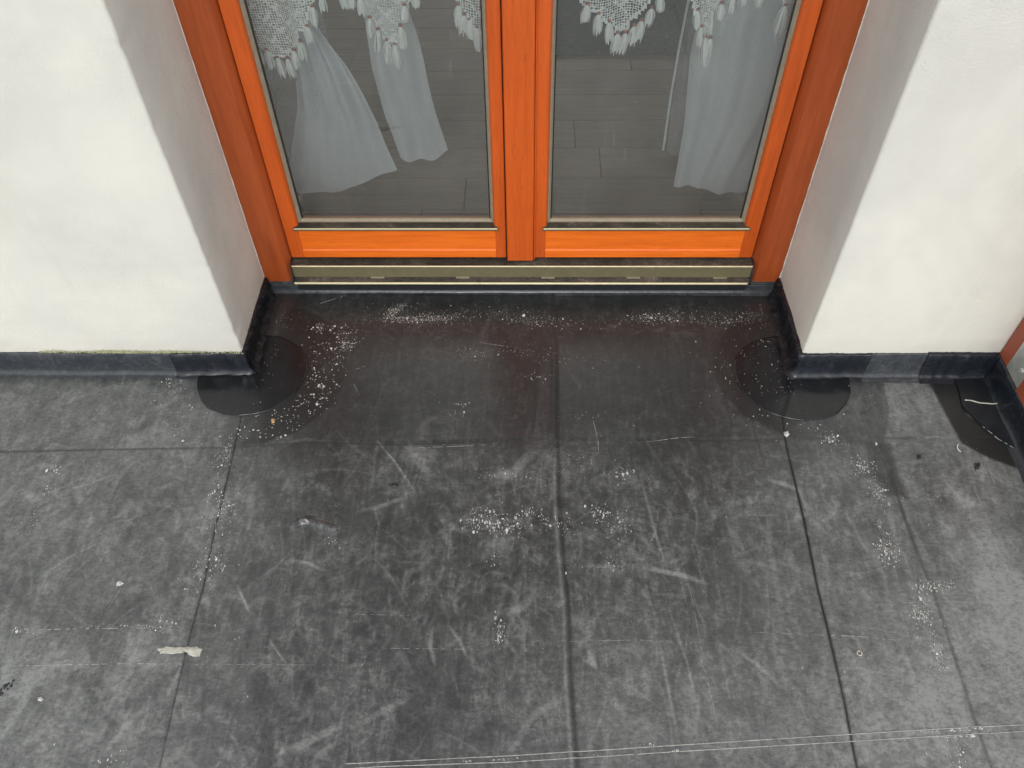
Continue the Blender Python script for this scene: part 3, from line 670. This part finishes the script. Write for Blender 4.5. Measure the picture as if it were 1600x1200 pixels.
curtain('sheer_curtain', [(-.52, 2.0)] + [(-0.5084,0.7037), (-0.5229,0.5765), (-0.5416,0.4506), (-0.6223,0.2143)], [(-.40, 2.0)] + [(-0.4789,0.7036), (-0.4091,0.5609), (-0.3549,0.4163), (-0.3251,0.2874)], .42, SHEER, 'wide grey white sheer curtain gathered beside the left edge of the left pane', 3.6, .014, hem=.03)
curtain('sheer_curtain', [(-.80, 2.0), (-.80, .9), (-.80, .2)], [(-.50, 2.0)] + [(-0.4424,0.6963), (-0.4443,0.5375), (-0.4327,0.3897), (-0.4367,0.2187)], .435, SHEERD, 'thin darker sheer layer behind the lace at the left edge of the left pane', 3, .015, hem=.01)
curtain('sheer_curtain', [(-.42, 2.0)] + [(-0.3576,0.6888), (-0.3605,0.5287), (-0.3446,0.4058), (-0.3208,0.2963)], [(-.22, 2.0)] + [(-0.2663,0.6882), (-0.245,0.574), (-0.2222,0.4393), (-0.2028,0.3145)], .45, SHEER, 'narrow sheer curtain flaring to a point in the middle of the left pane', 2, .012, hem=.02, phase=1)
curtain('sheer_curtain', [(.42, 2.0)] + [(0.3609,0.6986), (0.3511,0.5723), (0.3629,0.3969), (0.3615,0.2325)], [(.75, 2.0), (.75, .9), (.75, .5)] + [(0.6265,0.2125)], .42, SHEER, 'sheer curtain hanging behind the right half of the right pane', 5, .02, hem=.01, phase=2)
def cord(name, pts, r, mat, label, cat, parent=None, kind=None):
    V = []; F = []; n = 8; P = [Vector(p) for p in pts]
    for i, p in enumerate(P):
        d = (P[min(i + 1, len(P) - 1)] - P[max(i - 1, 0)]).normalized(); u = d.orthogonal().normalized(); v = d.cross(u)
        for k in range(n): a = 2 * math.pi * k / n; V.append(p + (u * math.cos(a) + v * math.sin(a)) * r)
    for i in range(len(P) - 1):
        for k in range(n): F.append((i * n + k, i * n + (k + 1) % n, (i + 1) * n + (k + 1) % n, (i + 1) * n + k))
    o = mesh(name, V, F, mat, parent, smooth=True)
    if label: tag(o, label, cat, kind=kind)
    return o
_c = [(0.3368,0.68), (0.3321,0.5807), (0.3292,0.456), (0.33,0.31)]
cord('hem_strand', [(_c[0][0] + .03, .46, 1.9)] + [(x, .46, z) for x, z in _c], .0028, SHEER, 'thin pale strand standing in for a sheer hem edge in the right pane', 'cord')  # added strand in place of the light hem edge of a darker sheer
curtain('sheer_curtain', [(.30, 2.0)] + [(0.3501,0.6611), (0.3455,0.5596), (0.3428,0.432), (0.3472,0.2827)], [(.5, 2.0)] + [(0.4055,0.6608), (0.4144,0.5286), (0.4244,0.3804), (0.4332,0.2288)], .50, SHEERD, 'thin bluish curtain panel beside the pale hem strand in the right pane', 2, .01, phase=1)

# ---- crochet valances
YL = .352
def lace(xa, xb, bnd, ztop, label, tass):
    v = empty('lace_valance', ((xa + xb) / 2, YL, ztop)); tag(v, label, 'valance', 'crochet valances at the top of the panes')
    inv = -Vector(v.location)
    cs = .0052; nx = int((xb - xa) / cs); nz = int((ztop - .58) / cs); r2 = random.Random(int(xa * 100))
    bx = [p[0] for p in bnd]; bz = [p[1] for p in bnd]
    ok = np.zeros((nx, nz), bool)
    for i in range(nx):
        zb = np.interp(xa + (i + .5) * cs, bx, bz)
        for j in range(nz): ok[i, j] = ztop - (j + .5) * cs > zb
    jit = {}
    def P(i, j):
        fi, fj = round(i * 4), round(j * 4)
        if (fi, fj) not in jit:
            x = xa + i * cs; z = ztop - j * cs
            wob = .0009
            jit[(fi, fj)] = (x + r2.uniform(-wob, wob) + .004 * math.sin(z * 24), .013 * math.sin(x * 34 + 1.2) + .006 * math.sin(x * 71 + z * 9), z + r2.uniform(-wob, wob) + .003 * math.sin(x * 30))
        return Vector(jit[(fi, fj)])
    V = []; F = []
    for i in range(nx):
        for j in range(nz):
            if not ok[i, j]: continue
            edge = not (0 < i < nx - 1 and 0 < j < nz - 1 and ok[i - 1, j] and ok[i + 1, j] and ok[i, min(nz - 1, j + 1)])
            u, w_ = (i + j) % 9, (i - j) % 9
            if edge: hs_ = .16
            elif (u in (0, 1) and w_ in (0, 1, 2, 3, 4)) or (w_ in (0,) and u > 3): hs_ = .36
            elif (i % 3 == 0 and j % 4 == 0): hs_ = .56
            else: hs_ = .80
            hs_ *= r2.uniform(.72, 1.08)
            c = [P(i, j), P(i + 1, j), P(i + 1, j + 1), P(i, j + 1)]; ce = (c[0] + c[1] + c[2] + c[3]) / 4
            off = Vector((0, -.0007, 0))
            b = len(V)
            for q in c: V.append(q + Vector((0, YL, 0)) + inv)
            for q in c: V.append(q.lerp(ce, .18) + Vector((0, YL, 0)) + off + inv)
            for k in range(4):
                m_ = (c[k] * .5 + c[k] * .5).lerp(ce, 1 - hs_) ; V.append(m_ + Vector((r2.uniform(-.0003, .0003), YL, r2.uniform(-.0003, .0003))) + inv)
            for k in range(4):
                k2 = (k + 1) % 4
                F.append((b + k, b + k2, b + 4 + k2, b + 4 + k)); F.append((b + 4 + k, b + 4 + k2, b + 8 + k2, b + 8 + k))
    mesh('lace_cloth', V, F, LACE, v, smooth=True)
    for n, (tx, tz, L) in enumerate(tass):
        # tassel body: bundle of strands, ragged bottom
        V = []; F = []; ns = 26
        yy = YL + .013 * math.sin(tx * 34 + 1.2) - .004
        lean = r2.uniform(-.12, .12)
        for k in range(ns):
            a = 2 * math.pi * k / ns + r2.uniform(-.2, .2); rad = r2.uniform(.7, 1.35); Lk = L * r2.uniform(.74, 1.04); prev = None
            sw = r2.uniform(-.4, .4); wd = r2.uniform(.0011, .0019)
            for q in range(7):
                t = q / 6; rr = (.0016 + .0062 * math.sin(min(1, t * 1.25) * math.pi * .62) ** .8 * (1 - .22 * t)) * rad * (L / .034) ** .5
                cx = tx + math.cos(a + sw * t) * rr + lean * t * L; cy = yy + math.sin(a + sw * t) * rr * .8; cz = tz - .002 - t * Lk
                ww = wd * (1 if t < .85 else .45); ta = Vector((-math.sin(a), math.cos(a) * .8, 0)) * ww; b = len(V); ou = Vector((math.cos(a), math.sin(a), 0)) * ww * .7
                V += [Vector((cx, cy, cz)) - ta + inv, Vector((cx, cy, cz)) + ou + inv, Vector((cx, cy, cz)) + ta + inv]
                if q: F += [(b - 3, b - 2, b + 1, b), (b - 2, b - 1, b + 2, b + 1)]
        ts = mesh('tassel', V, F, LACE, v, smooth=True)
        V = []; F = []
        for q in range(7):
            for k in range(10):
                a = 2 * math.pi * k / 10; ph = math.pi * q / 6; V.append(Vector((tx + math.cos(a) * .0046 * math.sin(ph), yy + math.sin(a) * .0042 * math.sin(ph), tz + .0012 + .0030 * math.cos(ph))) + inv)
        for q in range(6):
            for k in range(10): F.append((q * 10 + k, q * 10 + (k + 1) % 10, (q + 1) * 10 + (k + 1) % 10, (q + 1) * 10 + k))
        mesh('bead', V, F, BEADM, ts, smooth=True)
    return v
bL = [(-0.6559,0.6397), (-0.5856,0.6393), (-0.5614,0.6165), (-0.5478,0.6107), (-0.5068,0.6105), (-0.4965,0.6389), (-0.4851,0.6416), (-0.4715,0.6801), (-0.4519,0.6854), (-0.4391,0.7223), (-0.4181,0.7504), (-0.3762,0.7702), (-0.3461,0.7525), (-0.3343,0.7294), (-0.3306,0.6847), (-0.3156,0.6792), (-0.313,0.6601), (-0.2977,0.6546), (-0.2657,0.6544), (-0.2563,0.6896), (-0.2447,0.7002), (-0.2353,0.7391), (-0.2093,0.7691), (-0.174,0.7689), (-0.1539,0.731), (-0.144,0.7257), (-0.1271,0.7048), (-0.1235,0.6755), (-0.0867,0.6726), (-0.0632,0.667)]
bR = [(0.0402,0.7576), (0.0979,0.7397), (0.11,0.7268), (0.1185,0.7139), (0.1444,0.7111), (0.1564,0.6874), (0.1697,0.6846), (0.1795,0.6603), (0.2059,0.6602), (0.2087,0.6844), (0.224,0.687), (0.227,0.708), (0.2392,0.7132), (0.2439,0.7388), (0.2663,0.7612), (0.3039,0.761), (0.3266,0.7281), (0.3409,0.6863), (0.353,0.6756), (0.3623,0.6511), (0.3807,0.651), (0.3804,0.6967), (0.3864,0.7201), (0.3974,0.7429), (0.416,0.7627), (0.4722,0.7624), (0.5,0.7347), (0.5253,0.6827), (0.5655,0.6771)]
tL = [(x, z, l / 760) for x, z, l in [(-0.5781,0.6421,34), (-0.5573,0.6279,32), (-0.5382,0.6106,34), (-0.5164,0.6105,34), (-0.4963,0.6332,30), (-0.4754,0.6555,30), (-0.4534,0.6907,28), (-0.435,0.73,30), (-0.4148,0.7478,24), (-0.3751,0.7476,26), (-0.3593,0.7424,22), (-0.3421,0.7372,28), (-0.3273,0.698,30), (-0.312,0.6765,36), (-0.2947,0.6573,38), (-0.2794,0.6517,38), (-0.2629,0.6897,36), (-0.2503,0.7315,26), (-0.2263,0.7517,22), (-0.1441,0.7232,34), (-0.1336,0.7049,32), (-0.1236,0.6969,32), (-0.1073,0.6835,36)]]
tR = [(x, z, l / 760) for x, z, l in [(0.1136,0.7319,30), (0.1381,0.7085,32), (0.1616,0.6873,34), (0.1822,0.6603,34), (0.198,0.6602,34), (0.2147,0.6763,30), (0.2277,0.6896,34), (0.2437,0.7183,28), (0.2566,0.7488,26), (0.3367,0.7126,28), (0.3504,0.6756,30), (0.3636,0.6511,46), (0.3746,0.6483,46), (0.3852,0.7201,26), (0.4029,0.7403,28), (0.4228,0.7478,22), (0.4512,0.7501,22), (0.5075,0.7245,50), (0.5299,0.6693,28)]]
lace(-.64, -.07, bL, 1.02, 'white crochet lace valance with tassels behind the left pane', tL)
lace(.02, .60, bR, 1.02, 'white crochet lace valance with tassels behind the right pane', tR)

# ---------------------------------------------------------------- right edge: kerb, timber post, steel plate
kerb = box('side_kerb', 1.098, 1.30, -3.0, -.001, -.05, .066, PLASTER, None, .002); tag(kerb, 'low kerb along the right side of the floor under the timber post', 'kerb')
post = empty('railing_post', (1.13, -.1, .066)); tag(post, 'reddish brown timber post with galvanised plate at the right edge', 'post')
pinv = Vector(post.location)
def pbox(name, *a, mat=POSTW, bev=.002, parent=post):
    o = box(name, *a, mat, parent, bev); o.data.transform(Matrix.Translation(-pinv)); return o
pbox('batten', 1.088, 1.14, -.0405, -.0015, .0745, 1.05)
pbox('steel_plate', 1.0895, 1.096, -.1075, -.0412, .0735, .34, mat=GALV, bev=.0008)
pbox('timber', 1.097, 1.16, -.1075, -.0412, .0700, 1.05)
pbox('timber', 1.086, 1.16, -.1900, -.1085, .0700, 1.05)
def screw(y, z):
    V = []; F = []; n = 16
    for r_, x_ in ((.0070, 1.0893), (.0070, 1.0875), (.0052, 1.0858), (.0030, 1.0852), (.0030, 1.0868)):
        for k in range(n): a = 2 * math.pi * k / n; V.append((x_ - pinv.x, y + math.cos(a) * r_ - pinv.y, z + math.sin(a) * r_ - pinv.z))
    for q in range(4):
        for k in range(n): F.append((q * n + k, q * n + (k + 1) % n, (q + 1) * n + (k + 1) % n, (q + 1) * n + k))
    F.append(tuple(range(4 * n, 5 * n))); mesh('screw', V, F, GALV, post, smooth=True)
screw(-.088, .114); screw(-.060, .26)

# ---------------------------------------------------------------- marks and crumbs lying on the membrane
def hz(x, y): return float(height(np.array([x]), np.array([y]))[0])
def flecks(name, items, mat, label=None, seed=0, dz=.0009, par=floor):
    """items: x, y, spread x, spread y, count, size, stretch along y, angle"""
    r = np.random.default_rng(seed); V = []; F = []
    XS = []; 
    for (x, y, sx, sy, n, s, st, ang) in items:
        px = r.normal(0, 1, n) * sx; py = r.normal(0, 1, n) * sy; ca, sa = math.cos(ang), math.sin(ang)
        XS += [(x + a * ca - b * sa, y + a * sa + b * ca, s * r.lognormal(-.42, .55), st * r.uniform(.7, 1.5)) for a, b in zip(px, py)]
    X = np.array([q[0] for q in XS]); Y = np.array([q[1] for q in XS]); H = height(X, Y) + .0006
    for (x, y, s, st), h in zip(XS, H):
        if y > -.012 and not (CL[0] + .03 < x < CR[0] - .03): continue
        if y > .235: continue
        for c in (CL, CR):
            if math.hypot(x - c[0], y - c[1]) < .137: h += .0026
        k = int(r.integers(5, 8)); b = len(V); a0 = r.uniform(0, 6.3); t = r.uniform(.0002, .0006)
        for q in range(k):
            a = a0 + 2 * math.pi * q / k; rr = s * r.uniform(.45, 1.0); V.append((x + math.cos(a) * rr, y + math.sin(a) * rr * st, h + dz * .3))
        V.append((x, y, h + dz * .3 + t + s * .15))
        for q in range(k): F.append((b + q, b + (q + 1) % k, b + k))
    o = mesh(name, V, F, mat, par); tag(o, label, kind='stuff'); return o
def cl(L, *rest): return [(x, y) + tuple(rest_) for (x, y, *_), rest_ in zip(L, [rest] * len(L))]
P_ = 1 / 690
items = []
for (x, y, n, sx, sy, s) in [(-0.6784,-0.253,70,9,14,0.0011), (-0.6514,-0.3925,85,11,16,0.0012), (-0.675,-0.353,20,5,6,0.001), (-0.6476,-0.5148,70,11,14,0.0011), (-0.613,-0.523,14,12,4,0.001), (-1.043,-0.2896,10,6,4,0.0018), (-1.038,-0.3313,9,4,7,0.0014), (-1.042,-0.3955,6,4,12,0.0012), (-1.048,-0.4311,8,6,12,0.0013), (-0.1702,-0.0994,10,8,2,0.0012), (-0.1654,-0.1296,10,8,3,0.0012), (-0.0941,-0.4067,75,14,10,0.0014), (-0.0602,-0.4186,60,16,7,0.0014), (0.0037,-0.3874,12,7,4,0.002), (-0.027,-0.4107,30,10,10,0.0011), (0.0331,-0.4148,34,16,8,0.0012), (0.0797,-0.4175,18,12,8,0.0012), (0.1566,-0.3986,50,12,10,0.0012), (0.1955,-0.4166,30,8,8,0.0012), (-0.0914,-0.2949,14,16,4,0.0011), (0.0064,-0.2992,16,20,5,0.001), (0.2018,-0.2862,28,9,6,0.0013), (0.1054,-0.2496,16,14,8,0.001), (-0.0648,-0.4925,14,8,10,0.0012), (0.17,-0.5047,18,7,5,0.0013), (0.1168,-0.1318,14,30,6,0.0009), (-0.0543,-0.6515,34,3,7,0.0014), (0.0578,-0.517,4,20,3,0.0013), (0.7262,-0.2659,70,9,7,0.0011), (0.7453,-0.3346,60,7,11,0.0012), (0.7262,-0.4684,120,9,9,0.0012), (0.7329,-0.4198,20,6,9,0.001), (0.7866,-0.5518,60,13,3,0.0012), (0.8178,-0.5434,20,12,2,0.001), (0.7557,-0.605,85,9,8,0.0012), (0.7709,-0.5747,22,4,9,0.001), (0.7621,-0.6889,55,6,11,0.0011), (0.7346,-0.8629,20,9,8,0.0013), (0.6834,-0.1938,34,8,5,0.0014), (0.6819,-0.2183,10,14,10,0.001), (0.7303,-0.6536,5,3,2,0.0016), (-0.4156,-0.375,6,8,2,0.0009), (-0.3987,-0.4663,10,5,4,0.001), (-0.721,-0.8857,10,8,6,0.0014), (-0.8624,-0.6365,3,4,2,0.0015), (-0.977,-0.6569,12,12,2,0.001), (-0.701,-0.6375,20,7,3,0.0012), (-0.8277,-0.8711,4,5,3,0.0013)]:
    items.append((x, y, sx * P_ * .95, sy * P_ * 1.1, int(n * 1.3), s, 1.5, 0))
# dotted rub line on the left, bands of flecks across the doorway
for (x, y, n, sx, sy, s) in [(-0.7814,-0.6473,60,38,1.2,0.0008), (-0.719,-0.6479,16,10,2,0.001), (-0.3045,0.1749,190,28,5,0.001), (-0.2231,0.182,130,18,5,0.0009), (-0.3487,0.2047,50,6,4,0.001), (-0.3293,0.2257,30,5,5,0.001), (-0.1337,0.1983,18,25,6,0.0009), (-0.0266,0.1825,70,20,7,0.0009), (0.0386,0.1691,70,20,6,0.0009), (0.1277,0.1648,25,20,6,0.0009), (0.2993,0.1834,120,26,6,0.0009), (0.3721,0.1813,110,26,7,0.0009), (0.4767,0.177,90,26,7,0.0009), (0.5586,0.1841,70,18,8,0.0009), (-0.1356,0.0614,30,22,6,0.0009), (-0.0096,0.0661,26,26,6,0.0009), (0.0843,0.0454,22,26,6,0.0009), (0.0215,-0.0163,20,14,4,0.0009), (-0.462,0.1296,26,10,9,0.0016), (-0.5214,0.145,26,9,4,0.0014), (-0.4483,0.0902,22,7,5,0.0019), (-0.4652,0.0433,20,8,10,0.0011), (-0.6674,0.2202,30,6,14,0.0009), (-0.6497,0.174,26,10,7,0.0009), (0.5938,0.2001,30,9,12,0.0009), (0.5046,0.047,22,30,14,0.0009), (0.5521,-0.0338,20,20,10,0.0009), (-0.3782,0.2445,12,40,8,0.0009), (0.2883,0.2459,20,70,8,0.0008), (-0.1273,0.245,16,70,8,0.0008)]:
    items.append((x, y, sx * P_ * 1.1, sy * P_ * 1.3, int(n * 1.5), s, 1.2, 0))
flecks('dust_flecks', [(a, b, c * 1.5, d * 1.5, int(e * .8), f * .9, g, h) for a, b, c, d, e, f, g, h in items], GREYP, 'fainter grey dust around the white paint flecks', 14)
flecks('paint_flecks', items, WHITEP, 'tiny white paint flecks rubbed onto the membrane', 1)
items = [(.0, -.5, .60, .33, 420, .0009, 1.3, 0), (.85, -.35, .2, .25, 110, .0009, 1.3, 0), (-.9, -.5, .3, .3, 150, .0009, 1.3, 0), (0, .1, .4, .08, 120, .0008, 1, 0)]
flecks('dust_flecks', items, GREYP, 'scattered pale dust specks on the membrane', 2)
# flecks stuck in the primer ring round each corner patch
def ringf(c, r0, r1, a0, a1, n, seed, s, label):
    r = np.random.default_rng(seed); it = []
    for k in range(n):
        a = r.uniform(a0, a1); rr = r.uniform(r0, r1); it.append((c[0] + rr * math.cos(a), c[1] + rr * math.sin(a), .004, .004, 1, s * r.uniform(.6, 1.5), r.uniform(.6, 1.3), 0))
    return it
it = ringf(CL, .150, .238, -1.1, .55, 230, 3, .0018, '') + ringf(CL, .145, .235, -3.0, -1.1, 120, 4, .0014, '') + ringf(CL, .15, .2, -3.14, -2.7, 40, 5, .0016, '') + ringf(CL, .140, .215, -1.0, 1.2, 120, 6, .0009, '')
flecks('grit_flecks', it, WHITEP, 'grey white grit stuck in the dark ring round the left patch', 3)
it = ringf(CR, .148, .215, -3.3, -1.7, 70, 7, .0010, '') + ringf(CR, .148, .2, -1.7, -.2, 60, 8, .0009, '') + [(CR[0] - .04, .10, .035, .006, 24, .0015, .8, .1), (CR[0] - .02, .005, .02, .05, 70, .0008, 1, 0), (CL[0] + .04, .02, .012, .06, 60, .0008, 1, 0)]
flecks('grit_flecks', it, WHITEP, 'fine white grit round the right patch', 4)

def ribbon(name, P, wd, mat, label, seed=0, par=floor, dz=.0012, breaks=0.0, kind='stuff', ends=True):
    r = random.Random(seed); V = []; F = []; pts = []
    for k in range(len(P) - 1):
        a, b = Vector(P[k][:2]), Vector(P[k + 1][:2]); n = max(2, int((b - a).length / .006))
        pts += [a.lerp(b, i / n) for i in range(n)]
    pts.append(Vector(P[-1][:2])); N = len(pts); last = False
    for i, p in enumerate(pts):
        d = (pts[min(i + 1, N - 1)] - pts[max(i - 1, 0)]).normalized(); n = Vector((-d.y, d.x)); w_ = wd * r.uniform(.6, 1.2) * (min(1, 4 * min(i, N - 1 - i) / N + .15) if ends else 1)
        h = hz(p.x, p.y) + dz
        V += [(p.x + n.x * w_, p.y + n.y * w_, h - .0006), (p.x, p.y, h + .0003), (p.x - n.x * w_, p.y - n.y * w_, h - .0006)]
    for i in range(N - 1):
        if r.random() < breaks: continue
        b = i * 3; F += [(b, b + 1, b + 4, b + 3), (b + 1, b + 2, b + 5, b + 4)]
    o = mesh(name, V, F, mat, par, smooth=True); tag(o, label, kind=kind); return o
ribbon('chalk_line', [(-0.3129,-0.8901), (-0.0264,-0.8731), (0.2626,-0.8518), (0.5321,-0.8326), (0.7358,-0.8184), (0.9285,-0.8075)], .0007, CHALK, 'upper of two thin parallel chalk lines across the near floor', 1, breaks=.008, ends=False)
ribbon('chalk_line', [(-0.4859,-0.9107), (-0.2462,-0.8934), (-0.0263,-0.8835), (0.2614,-0.8623), (0.5294,-0.8444), (0.7771,-0.8276), (0.9241,-0.8184)], .0007, CHALK, 'lower of two thin parallel chalk lines across the near floor', 2, breaks=.008, ends=False)
flecks('chalk_crumbs', [(x, y, sx * P_, .0012, int(n), s, .6, .05) for (x, y, n, sx, s) in [(0.7459,-0.8215,60,22,0.0018), (0.7372,-0.8313,40,18,0.0016), (0.2149,-0.8524,8,5,0.0016), (0.2449,-0.8625,10,7,0.0015), (-0.0484,-0.8797,12,14,0.0014), (-0.1035,-0.8834,8,5,0.0014), (0.1173,-0.8704,8,5,0.0014), (0.8038,-0.8144,16,12,0.0012), (0.6581,-0.8376,6,3,0.0015)]], WHITEP, 'chalk crumbs caught along the two lines', 8)
# long faint crease lines left by the folding of the sheet
for i, P in enumerate(([(-0.985,-0.7267), (-0.746,-0.7193), (-0.5054,-0.7191), (-0.3142,-0.7183)], [(-0.3527,-0.6184), (-0.2283,-0.6198)], [(-0.2945,-0.6852), (-0.0774,-0.6854)], [(0.0429,-0.6681), (0.2118,-0.6639), (0.3674,-0.6685)], [(-0.9894,-0.6571), (-0.8297,-0.6516), (-0.684,-0.6489)], [(0.4309,-0.6466), (0.622,-0.6522), (0.6918,-0.659)])):
    ribbon('faint_scratch', P, .0006, GREYP if i == 4 else CHALK, None, 20 + i, breaks=.45, dz=.0007)
for i, (P, wd) in enumerate((([(-0.3403,-0.2071), (-0.2938,-0.2625), (-0.2493,-0.3289)], .0006), ([(-0.5786,-0.5589), (-0.5575,-0.59), (-0.5382,-0.6202)], .0009), ([(-0.4882,-0.6748), (-0.4665,-0.6981), (-0.4497,-0.7161)], .0006), ([(0.1463,-0.1316), (0.1563,-0.1952), (0.1567,-0.2424)], .0007), ([(0.258,-0.2808), (0.2732,-0.4084)], .0004), ([(0.2949,-0.4894), (0.3099,-0.5989)], .0004),
    ([(0.3142,-0.6628), (0.3284,-0.7352), (0.3369,-0.836)], .0004), ([(0.3055,-0.4749), (0.3194,-0.5723), (0.331,-0.7583)], .0004), ([(-0.1532,-0.632), (-0.1127,-0.7017)], .0005), ([(-0.2446,-0.2241), (-0.0942,-0.2162)], .0006), ([(0.2649,-0.2034), (0.3377,-0.1923), (0.3738,-0.1903)], .0010), ([(-0.8188,-0.6098), (-0.8075,-0.5665)], .0003), ([(-0.4206,0.0061), (-0.3986,0.0165)], .0006), ([(-0.4235,-0.0283), (-0.3989,-0.0736)], .0007), ([(-0.1213,0.0956), (-0.0255,0.0767)], .0006), ([(-0.544,0.2323), (-0.4816,0.2634)], .0006), ([(0.3332,-0.4601), (0.3476,-0.5477)], .0004))):
    ribbon('scratch', P, wd, CHALK if i % 3 else WHITEP, None, 40 + i, breaks=.25, dz=.0007)

def blob(name, P, z, mat, label, cat, par=None, seed=1, jag=.0015, n=5, top=.0012):
    """thin irregular crust following an outline"""
    r = random.Random(seed); pts = []
    for k in range(len(P)):
        a, b = Vector(P[k][:2]), Vector(P[(k + 1) % len(P)][:2])
        for i in range(n): q = a.lerp(b, i / n); pts.append((q.x + r.gauss(0, jag), q.y + r.gauss(0, jag)))
    c = (sum(p[0] for p in pts) / len(pts), sum(p[1] for p in pts) / len(pts)); h = hz(*c) + z; N = len(pts)
    V = [(p[0], p[1], h - .001) for p in pts] + [(c[0] + (p[0] - c[0]) * .8 + r.gauss(0, .0005), c[1] + (p[1] - c[1]) * .8, h + top * r.uniform(.5, 1.2)) for p in pts] + [(c[0], c[1], h + top)]
    F = []
    for i in range(N): j = (i + 1) % N; F += [(i, j, N + j, N + i), (N + i, N + j, 2 * N)]
    o = mesh(name, V, F, mat, par, smooth=True)
    if cat: tag(o, label, cat)
    elif label: o['label'] = label
    return o
SMEAR = m_simple('dried_mortar', (.46, .45, .40), .9, var=.35, scale=90, bump=.6)
blob('mortar_smear', [(-0.6986,-0.6918), (-0.681,-0.6855), (-0.6526,-0.6864), (-0.6274,-0.6849), (-0.6136,-0.691), (-0.6132,-0.702), (-0.6258,-0.7046), (-0.6407,-0.6986), (-0.6698,-0.699), (-0.6912,-0.7004)], .001, SMEAR, 'dried cream mortar smear left of the middle of the near floor', 'smear', seed=3, top=.0009, jag=.0010)
blob('paint_chip', [(-0.8201,-0.5556), (-0.812,-0.5528), (-0.805,-0.5582), (-0.8122,-0.5638), (-0.8191,-0.5625)], .001, WHITEP, 'small white paint chip on the left of the floor above the smear', 'chip', seed=4, jag=.0005, n=3, top=.002)
blob('paint_chip', [(-0.8903,-0.7834), (-0.8837,-0.7822), (-0.8784,-0.7867), (-0.8806,-0.7902), (-0.8881,-0.7891)], .001, WHITEP, 'round white chip near the bottom left of the floor', 'chip', seed=5, jag=.0004, n=3, top=.003)
blob('leaf_scrap', [(-0.3042,-0.3211), (-0.2919,-0.3194), (-0.2792,-0.3209), (-0.2827,-0.3275), (-0.295,-0.3292)], .001, BLACKSEAL, 'dark curled leaf scrap left of the middle seam', 'leaf', seed=6, jag=.0006, n=3, top=.002)
blob('tar_spot', [(0.9772,-0.2558), (0.9875,-0.2541), (0.9873,-0.2625), (0.9764,-0.2742), (0.9697,-0.2776), (0.971,-0.2659)], .0002, BLACKSEAL, 'black tar spot on the right of the floor', 'spot', seed=7, jag=.0024, n=4, top=.0005)
blob('tar_spot', [(0.8569,-0.2362), (0.8653,-0.2362), (0.8622,-0.2464), (0.8548,-0.2482)], .0008, TAR, 'small round black dent left of the larger tar spot', 'spot', seed=8, jag=.0009, n=3)
blob('tan_crumb', [(-0.5939,-0.1469), (-0.5868,-0.145), (-0.5831,-0.156), (-0.5901,-0.1579)], .002, TANP, 'tan crumb beside the left round patch', 'crumb', seed=9, jag=.0006, n=2, top=.002)
blob('tan_crumb', [(0.7713,-0.2056), (0.776,-0.2038), (0.7751,-0.2125), (0.7704,-0.2143)], .002, SMEAR, 'pale yellowish crumb right of the right round patch', 'crumb', seed=10, jag=.0006, n=2, top=.002)
blob('paint_chip', [(0.577,-0.1766), (0.586,-0.1748), (0.5871,-0.1837), (0.5788,-0.1891), (0.5742,-0.1838)], .002, WHITEP, 'white chip on the seam below the right round patch', 'chip', seed=11, jag=.0007, n=3, top=.002)
_m = [(0.9536,-0.2097), (0.9485,-0.2167), (0.947,-0.2253), (0.9504,-0.2322)]
cord('plastic_curl', [(x, y, .0045 + .001 * i) for i, (x, y) in enumerate(_m)], .0011, CAULK, 'tiny white crescent curl below the far right corner', 'curl')
_o = [(0.6156,-0.6868)][0]
cord('plastic_ring', [(_o[0] + .0045 * math.cos(a * .5236), _o[1] + .0045 * math.sin(a * .5236), .004) for a in range(13)], .0008, CAULK, 'tiny white ring lying right of the long seam', 'ring')
_s = [(1.009,-0.0852), (1.022,-0.087), (1.04,-0.0926), (1.068,-0.0962), (1.092,-0.0942), (1.107,-0.0922), (1.122,-0.0846), (1.137,-0.0769)]
cord('wire_offcut', [(x, y, .0065 + .0008 * math.sin(i * 2.1)) for i, (x, y) in enumerate(_s)], .0016, SMEAR, 'bent whitish wire offcut on the black patch in the right corner', 'wire')
ribbon('patch_edge', [(1.011,-0.0896), (1.014,-0.1232), (1.026,-0.1596), (1.049,-0.1951), (1.08,-0.2245)], .0008, CHALK, None, 77, breaks=.35, dz=.0042)
_m = [(-0.9666,-0.7703), (-0.9615,-0.7656), (-0.9563,-0.7609), (-0.9627,-0.7796), (-0.9511,-0.7561)]
flecks('bitumen_crumbs', [(x, y, .004, .004, 5, .003, 1, 0) for x, y in _m] + [(*[(-0.2874,-0.3226)][0], .001, .001, 2, .001, 1, 0)], TAR, 'black crumbs at the left edge of the floor', 12)
